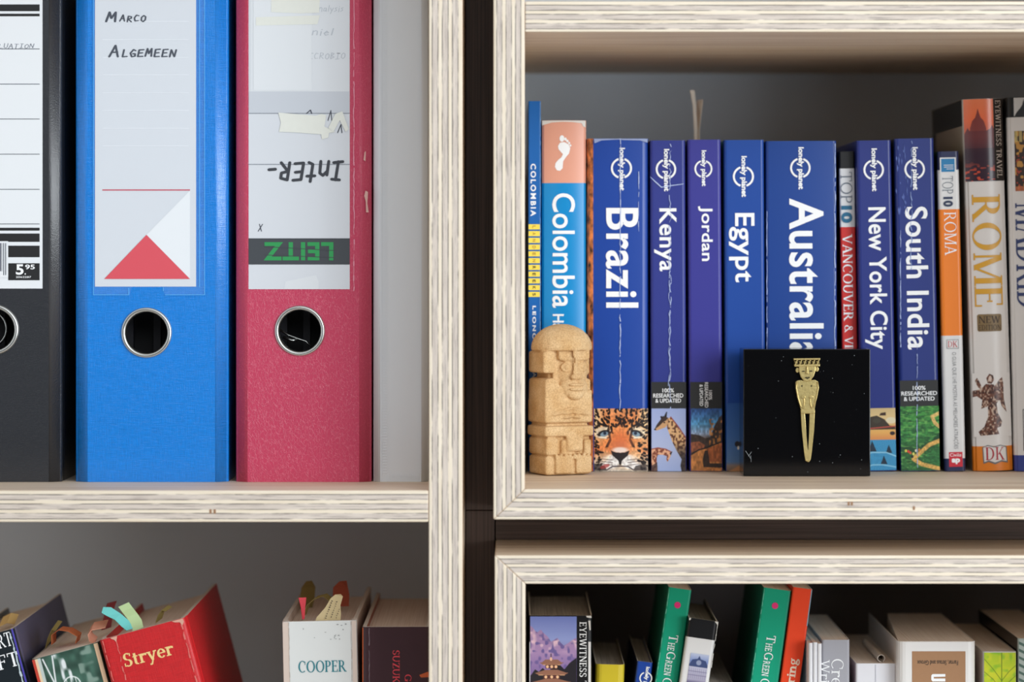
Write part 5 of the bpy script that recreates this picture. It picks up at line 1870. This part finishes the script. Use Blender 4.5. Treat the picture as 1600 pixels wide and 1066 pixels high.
# white hardback
COOPW = mat('glossy_white_cover', (222, 224, 222), 0.3, var=0.03, vscale=30)
b = Book('textbook', 'upright white hardback with teal capitals and paper tabs on top', GROUP_L, 440.5, 557, 972, 0.05, 0.165, COOPW, mat('cream_board', (214, 196, 184), 0.45), mat('cream_board', (214, 196, 184), 0.45), lean=1.2, zfloor=FLB, hinge=0.0028, t=0.0022, inset=0.005, r=0.003)
u = Un(b, 440.5, 972)
u.text('title_lettering', serif('COOPER', 0.15, 0.06, 0.1), (465, 1033.5, 540, 1052), 0, mat('teal_lettering', (24, 122, 134), 0.4), 2)
u.rect('joint_strip', [(441.5, 972.5, 450.5, 1200), (549.5, 972.5, 556.5, 1200)], MATS['cream_board'], 1)
u.crease(451, 973, 1110, 1.2, mat('joint_shade', (184, 170, 160), 0.6), 7, 0.4, 2, 'joint_line', 0.0)
u.crease(548.5, 973, 1110, 1.0, MATS['joint_shade'], 9, 0.4, 2, 'joint_line', 0.0)
sm_ = mat('grey_smudge', (150, 152, 152), 0.7)
rs = random.Random(9)
u.flat('smudges', [[(x_, y_), (x_ + w_, y_ - h_), (x_ + w_ * 1.6, y_ + h_ * 0.4), (x_ + w_ * .7, y_ + h_)] for x_, y_, w_, h_ in [(rs.choice((rs.uniform(520, 545), rs.uniform(455, 540))), rs.uniform(974, 1002), rs.uniform(1, 3), rs.uniform(0.5, 1.4)) for k in range(14)]], sm_, 2)
tabstrip(b, 'page_tab', [(474, 968, 0.062), (473.5, 950, 0.063), (472.5, 934, 0.064)], [(0.001, 0.002, 0), (0.0022, 0.002, 0), (0.0042, 0.002, 0)], TAB_R)
cr = tabstrip(b, 'page_tab', [(511, 974, 0.058), (514, 962, 0.059), (520, 948, 0.061), (526, 934, 0.063), (528, 929, 0.064)], [(0.0150, 0.002, 0.0015), (0.0135, 0.002, 0.0015), (0.0085, 0.002, 0.001), (0.0070, 0.002, 0.001), (0.003, 0.002, 0)], TAB_C, label='cream paper tab with scribbled notes')
# scribbles on that tab
V, Fc = [], []
rs = random.Random(2)
for r_ in range(3):
    for k in range(9):
        fx = k / 9
        x_, y_ = 509 + r_ * 7.5 + 11 * fx, 966 - 30 * fx + r_ * 1.5
        if x_ > 531 or y_ > 967:
            continue
        q = []
        for dx_, dy_ in ((-1.4, -0.4), (0.5, -1.3), (1.4, 0.3), (-0.3, 1.3)):
            yy = 0.0575 + 0.006 * (974 - y_) / 45 - 0.0012
            q.append(wl(b, x_ + dx_ * rs.uniform(0.4, 1.1), y_ + dy_ * rs.uniform(0.4, 1.1), yy))
        n0 = len(V); V += q; Fc.append((n0, n0 + 1, n0 + 2, n0 + 3))
sc = mesh_obj('scribbled_notes', V, Fc, mat('pen_ink', (70, 62, 58), 0.7), cr)
tabstrip(b, 'page_tab', [(478, 958, 0.155), (480, 935, 0.157), (482, 918, 0.158), (483, 908, 0.158)], [(0.006, 0.004, 0), (0.0085, 0.004, 0), (0.008, 0.004, 0), (0.003, 0.003, 0)], TAB_OL)
tabstrip(b, 'page_tab', [(533, 948, 0.13), (533, 930, 0.132), (532, 918, 0.133), (536, 908, 0.134)], [(0.009, 0.003, 0), (0.0095, 0.003, 0), (0.0085, 0.003, 0), (0.004, 0.003, 0)], TAB_RU)
tabstrip(b, 'page_tab', [(476, 962, 0.09), (482, 944, 0.092), (494, 934, 0.095), (508, 930, 0.098), (518, 938, 0.1)], (0.0015, 0.006, 0.001), TAB_OL)

# maroon hardback
MAR = mat('maroon_jacket', (66, 42, 48), 0.32, var=0.1, vscale=60)
b = Book('textbook', 'wide maroon hardback with red sideways lettering against the bookcase side', GROUP_L, 566.5, 671.5, 980, 0.05, 0.165, MAR, mat('jacket_rust', (170, 76, 44), 0.4), MAR, lean=0.15, zfloor=FLB, t=0.0022, inset=0.003, r=0.0022)
b.texts('title_lettering', [(serif('SUZUKI', 0.16, 0.07, 0.08), (613.5, 1016.5, 624.5, 1072), 90), (serif('GENETICS', 0.16, 0.07, 0.08), (632.5, 1054, 643, 1130), 90)], mat('coral_red', (222, 72, 84), 0.4), 2)
b.rect('orange_edge', [(566.3, 981, 567.6, 1190)], mat('edge_orange', (206, 96, 50), 0.4), 2)
b.crease(577, 982, 1110, 1.0, mat('gloss_line', (150, 134, 140), 0.3), 4, 0.5, 2, 'jacket_fold', 0.25)
b.flat('orange_mark', [[(655, 1055), (668, 1050), (674, 1051), (674, 1058), (658, 1059)]], MATS['edge_orange'], 2)

# ------------------------------------------------------------------ books in the lower right compartment
GROUP_R = 'books in the lower right compartment'
BLK = mat('cover_black', (22, 22, 25), 0.3)
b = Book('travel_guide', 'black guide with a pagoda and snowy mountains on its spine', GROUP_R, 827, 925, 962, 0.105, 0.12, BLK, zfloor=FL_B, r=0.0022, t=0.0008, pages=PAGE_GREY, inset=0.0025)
p = Pic(828.5, 963.5, 901, 1066 + 8, 2.0)
p.grad([(963, (120, 136, 208)), (975, (132, 146, 212)), (1000, (150, 164, 220)), (1030, (140, 120, 168)), (1050, (120, 96, 150)), (1074, (60, 40, 40))])
ridge = [(828, 978), (832, 980), (836, 986), (840, 988), (845, 984), (850, 990), (856, 995), (861, 1003), (866, 1000), (871, 997), (876, 1004), (881, 1009), (888, 1005), (893, 1001), (898, 998), (901, 997), (901, 1074), (828, 1074)]
p.poly(ridge, (172, 140, 186))
below = (p.noise(9, 7, 3) - 0.5)
rm_ = np.interp(p.X, [q[0] for q in ridge[:16]], [q[1] for q in ridge[:16]])
inside = (p.Y > rm_)
p.put(inside * np.clip((p.noise(6, 5, 7) - 0.5) * 4, 0, 1) * np.clip((1026 - p.Y) / 26, 0, 1), (242, 206, 216))
p.put(inside * np.clip((p.noise(5, 6, 17) - 0.58) * 5, 0, 1) * 0.8, (96, 86, 150))
p.put(np.clip((p.Y - 1020) / 30, 0, 1) * 0.7, (116, 96, 156))
p.poly([(829, 1056), (836, 1046), (842, 1050), (848, 1044), (855, 1050), (872, 1036), (882, 1046), (890, 1036), (901, 1028), (901, 1074), (829, 1074)], (34, 30, 38))
for y_, w_ in ((1034, 19), (1050, 26), (1064, 30)):
    p.poly([(862 - w_, y_ + 2), (862 - w_ + 4, y_ + 1), (862 - 10, y_ - 3), (862 + 10, y_ - 3), (862 + w_ - 4, y_ + 1), (862 + w_, y_ + 1.5), (862 + w_ - 6, y_ + 5), (862 - w_ + 6, y_ + 5)], (150, 104, 84))
    p.line([(862 - w_ + 6, y_ + 5), (862 + w_ - 6, y_ + 5)], 1.2, (226, 176, 130))
    p.poly([(862 - w_ * .5, y_ + 5), (862 + w_ * .5, y_ + 5), (862 + w_ * .5, y_ + 11), (862 - w_ * .5, y_ + 11)], (92, 50, 48))
    for k in (-0.35, 0, 0.35):
        p.ell(862 + w_ * k, y_ + 8, 2.2, 2.4, (244, 196, 150))
p.line([(861, 1031), (861, 1022)], 1.4, (60, 44, 60)); p.ell(861, 1030, 2, 3, (236, 190, 160))
p.build(b, 'pagoda_picture', 2)
b.text('series_lettering', serif('EYEWITNESS TRAVEL', 0.15, 0.07, 0.14), (905.5, 972, 916.5, 1118), 90, WHITE_INK, 3)
b.rect('white_stripe', [(919.2, 1003, 923.2, 1190)], WSP, 2)
b.flat('worn_corner', [[(916, 962.3), (924, 962.3), (924.5, 966), (916.5, 964.8)], [(919, 970), (922.5, 970), (923, 985), (921, 985)]], mat('worn_white', (222, 220, 214), 0.7), 3)
b.rect('white_stripe', [(827.3, 1003, 828.3, 1190)], WSP, 2)

YEL = mat('yellow_cover', (208, 188, 42), 0.35)
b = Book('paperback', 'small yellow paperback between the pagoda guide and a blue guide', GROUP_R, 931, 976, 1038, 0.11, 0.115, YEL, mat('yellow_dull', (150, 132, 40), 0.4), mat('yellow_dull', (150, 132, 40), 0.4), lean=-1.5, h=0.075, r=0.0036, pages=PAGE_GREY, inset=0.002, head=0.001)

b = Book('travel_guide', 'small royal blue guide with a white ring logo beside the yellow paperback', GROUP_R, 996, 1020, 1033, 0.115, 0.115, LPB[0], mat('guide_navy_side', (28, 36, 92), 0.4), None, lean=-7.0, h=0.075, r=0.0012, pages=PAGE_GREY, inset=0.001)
lp_logo(b, 1009, 1060, 10, 1042, 1086, 7.5)

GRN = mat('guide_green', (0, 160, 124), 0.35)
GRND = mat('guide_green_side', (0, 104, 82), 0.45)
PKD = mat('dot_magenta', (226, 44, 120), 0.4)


def green(px0, px1, pyt, lean, label, y0=0.112):
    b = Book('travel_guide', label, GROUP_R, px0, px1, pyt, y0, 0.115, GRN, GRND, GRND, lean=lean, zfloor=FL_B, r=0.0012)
    u = Un(b, px0, pyt)
    c = (px0 + px1) / 2
    u.flat('red_dot', [circ(c - 0.5, pyt + 26, 5, 5)], PKD, 2)
    it = []
    def word(cap, rest, ya, yb, yc):
        it.append((serif(cap, 0.13, 0.07), (c - 6.5, ya, c + 7.5, yb), 90))
        if rest:
            it.append((serif(rest, 0.14, 0.09, 0.14), (c - 6.5, yb + 1.5, c + 4, yc), 90))
    word('T', 'HE', pyt + 73, pyt + 84, pyt + 98)
    word('G', 'REEN', pyt + 100, pyt + 112, pyt + 137)
    word('G', 'UIDE', pyt + 141, pyt + 153, pyt + 178)
    u.texts('title_lettering', it, WHITE_INK, 3)
    u.crease(px0 + 1.2, pyt + 2, pyt + 160, 0.8, mat('green_wear', (120, 200, 176), 0.5), 5, 0.3, 3, 'edge_wear', 0.3)
    return b


green(1045, 1081, 917.5, -8.2, 'leaning green guide with a pink dot, beside a small blue guide')

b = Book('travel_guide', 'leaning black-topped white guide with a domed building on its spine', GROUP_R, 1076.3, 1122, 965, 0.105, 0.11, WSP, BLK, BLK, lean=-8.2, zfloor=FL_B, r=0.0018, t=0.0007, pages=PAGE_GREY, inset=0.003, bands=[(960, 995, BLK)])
u = Un(b, 1075, 965)
p = Pic(1086, 1019, 1115, 1085, 2.0)
p.grad([(1019, (196, 204, 226)), (1032, (120, 140, 196)), (1036, (196, 198, 220)), (1060, (170, 166, 190)), (1066, (90, 84, 120)), (1085, (60, 60, 84))])
p.poly([(1086, 1036), (1090, 1029), (1098, 1027), (1100.5, 1022), (1103, 1027), (1111, 1029), (1115, 1036), (1115, 1040), (1086, 1040)], (62, 78, 124))
p.ell(1100.5, 1033, 4, 4, (150, 160, 190))
for k in range(9):
    p.line([(1087.5 + k * 3.2, 1042), (1087.5 + k * 3.2, 1058)], 0.8, (140, 134, 164), 0.7)
p.line([(1086, 1047), (1115, 1047)], 0.9, (120, 114, 150)); p.line([(1086, 1053), (1115, 1053)], 0.9, (120, 114, 150))
p.build(u, 'building_picture', 2)
u.flat('worn_corner', [[(1075.5, 965.3), (1079, 965.3), (1078, 968.5), (1076, 969)], [(1116, 965.3), (1121.6, 965.3), (1121.6, 971), (1118.5, 968)]], MATS['worn_white'], 3)
u.crease(1121, 968, 1040, 0.8, MATS['worn_white'], 5, 0.2, 3, 'edge_wear', 0.3)

b = Book('paperback', 'low grey paperback, only its page tops show before the second green guide', GROUP_R, 1110, 1150, 1070, 0.11, 0.15, mat('plain_grey_cover', (150, 148, 146), 0.4), lean=-8.1, zfloor=FL_B, pages=PAGE_GREY, r=0.001)

green(1193.5, 1237, 918, -8.0, 'leaning green guide with a pink dot, touching an orange-red book', 0.110)

ORR = mat('orange_red_cover', (240, 66, 14), 0.4)
b = Book('paperback', 'leaning orange-red paperback with pale upward lettering', GROUP_R, 1239.5, 1269.5, 917.5, 0.108, 0.125, ORR, ORR, mat('pale_blue_side', (150, 190, 210), 0.4), lean=-7.6, zfloor=FL_B, r=0.0009)
u = Un(b, 1239.5, 917.5)
u.text('title_lettering', serif('ering', 0.17, 0.09, 0.07), (1248, 1028, 1265, 1078), 270, mat('cream_ink', (244, 222, 200), 0.4), 2)
u.rect('blue_edge', [(1268.2, 918, 1269.3, 975)], MATS['pale_blue_side'], 2)

GRY = mat('lilac_grey_cover', (164, 164, 172), 0.35)
b = Book('paperback', 'lilac-grey upright paperback with pale lettering next to thin booklets', GROUP_R, 1284.5, 1327.5, 1000, 0.10, 0.12, GRY, zfloor=FL_B, r=0.0012)
b.texts('title_lettering', [(serif('Cre', 0.1, 0.05, 0.08), (1299, 1030, 1318, 1072), 90), (serif('Writ', 0.1, 0.05, 0.08), (1282.8, 1031, 1296, 1076), 90)], WHITE_INK, 2)
for k, (xa, tp) in enumerate(((1263.5, 1005), (1270.6, 1004), (1277.6, 1006))):
    lab = ('thin white stapled booklet beside the orange-red book', 'thin white stapled booklet in the middle of three', 'thin white stapled booklet touching the lilac-grey paperback')[k]
    Book('booklet', lab, 'thin booklets beside the grey paperback', xa, xa + 6.4, tp, 0.0965, 0.12, mat('booklet_white', (226, 226, 230), 0.5), zfloor=FL_B, r=0.0010, t=0.0004)

WPK = mat('white_pink_cover', (226, 226, 232), 0.35)
b = Book('paperback', 'white paperback with a pinkish side under a roll of paper', GROUP_R, 1337.5, 1400, 1037, 0.10, 0.13, WPK, mat('pinkish_side', (216, 192, 200), 0.4), None, zfloor=FL_B, r=0.0012)
b.rect('spine_rule', [(1367.6, 1039, 1368.4, 1190)], mat('rule_pale_grey', (176, 178, 190), 0.5), 2)
TZ = b.Z0 + b.h
bm = bmesh.new()
r0 = 0.0022
pr = []
for k in range(20):
    a = math.radians(-60 + 330 * k / 19)
    pr.append((r0 * (1 + 0.02 * k / 6) * math.cos(a), r0 * math.sin(a) + 0.0024))
ax0, ax1 = Vector(P(1377, 1033, 0.104)), Vector(P(1352, 1000, 0.175))
ln = math.hypot(ax1.x - ax0.x, ax1.y - ax0.y)
for y_ in (0.0, ln):
    for off in (0, 0.0003):
        pass
vs, fs = [], []
for y_ in (0.0, ln):
    k_ = 1.0 if y_ == 0 else 0.8
    for q in pr:
        vs.append((q[0] * k_, y_, q[1]))
    for q in pr:
        vs.append((q[0] * 0.84 * k_, y_, (q[1] - 0.0024) * 0.84 + 0.0024))
n = len(pr)
for i in range(n - 1):
    fs += [(i, i + 1, 2 * n + i + 1, 2 * n + i), (n + i + 1, n + i, 3 * n + i, 3 * n + i + 1), (i + 1, i, n + i, n + i + 1), (2 * n + i, 2 * n + i + 1, 3 * n + i + 1, 3 * n + i)]
fs += [(0, 2 * n, 3 * n, n), (n - 1, 2 * n - 1, 4 * n - 1, 3 * n - 1)]
bm.free()
rl = mesh_obj('paper_roll', vs, fs, mat('paper_scrap_grey', (206, 194, 182), 0.7), None, recalc=True, smooth=False)
rl.location = (ax0.x, 0.104, TZ)
rl.rotation_euler = (0, 0, math.atan2(-(ax1.x - ax0.x), ax1.y - ax0.y))
tag(rl, 'curled slip of paper lying on top of the white paperback', 'paper')

FWH = mat('cream_white_cover', (230, 228, 226), 0.35)
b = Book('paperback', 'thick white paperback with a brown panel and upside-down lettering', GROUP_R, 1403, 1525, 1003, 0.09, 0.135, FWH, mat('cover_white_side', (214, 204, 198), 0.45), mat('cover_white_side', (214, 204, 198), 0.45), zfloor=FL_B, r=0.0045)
b.rect('brown_panel', [(1425, 1018, 1508.5, 1190)], mat('panel_brown', (164, 122, 86), 0.5, var=0.05, vscale=400), 1)
b.text('publisher_lettering', sans('Farrar, Straus and Giroux', 0.01, 0.95), (1433, 1031, 1497, 1039.5), 180, mat('panel_ink', (72, 56, 44), 0.5), 2)
b.flat('title_lettering', [[(1455, 1056), (1457, 1053.5), (1477, 1053.5), (1477, 1057.5), (1459, 1058), (1459, 1060.5), (1477, 1060.5), (1477, 1065), (1457, 1065), (1455, 1062.5)]], WHITE_INK, 2)
# its pages lean away from the loose front cover towards the back
for v in b.pages.data.vertices:
    if v.co.x < 0 and v.co.y > 0.05:
        v.co.x += 0.011

b = Book('paperback', 'paperback with a bright green leaf on its spine', GROUP_R, 1536, 1588, 1018.5, 0.10, 0.13, mat('leaf_white', (214, 212, 206), 0.4), mat('leaf_side', (206, 190, 176), 0.5), None, zfloor=FL_B, r=0.0012)
p = Pic(1537.5, 1020, 1587, 1100, 2.0)
p.grad([(1020, (176, 206, 40)), (1050, (206, 220, 44)), (1100, (150, 196, 40))])
p.put(np.clip((p.noise(9, 9, 3) - 0.4) * 2, 0, 1) * 0.6, (226, 222, 50))
p.put(np.clip((p.noise(6, 7, 13) - 0.55) * 3, 0, 1) * 0.6, (124, 190, 44))
vein = (84, 116, 24)
p.line([(1565, 1020), (1565, 1100)], 1.1, vein)
for y_ in (1046, 1062, 1078, 1094):
    p.line([(1565, y_ + 18), (1552, y_), (1538, y_ - 16 if y_ < 1060 else y_ - 12)], 0.8, vein, 0.9)
    p.line([(1565, y_ + 18), (1576, y_ + 4), (1587, y_ - 6)], 0.8, vein, 0.9)
p.build(b, 'leaf_picture', 2)

b = Book('paperback', 'striped grey-green book cut off beside the leaf paperback', GROUP_R, 1591, 1660, 998, 0.10, 0.14, mat('stripe_grey', (178, 190, 184), 0.4), BLK, None, zfloor=FL_B, r=0.0015)
p = Pic(1592, 1000, 1658, 1090, 1.2, (180, 192, 186))
p.put((np.sin((p.Y - p.X * 0.5) * 0.55) > 0.35) * 0.9, (74, 104, 94))
p.build(b, 'stripe_picture', 2)
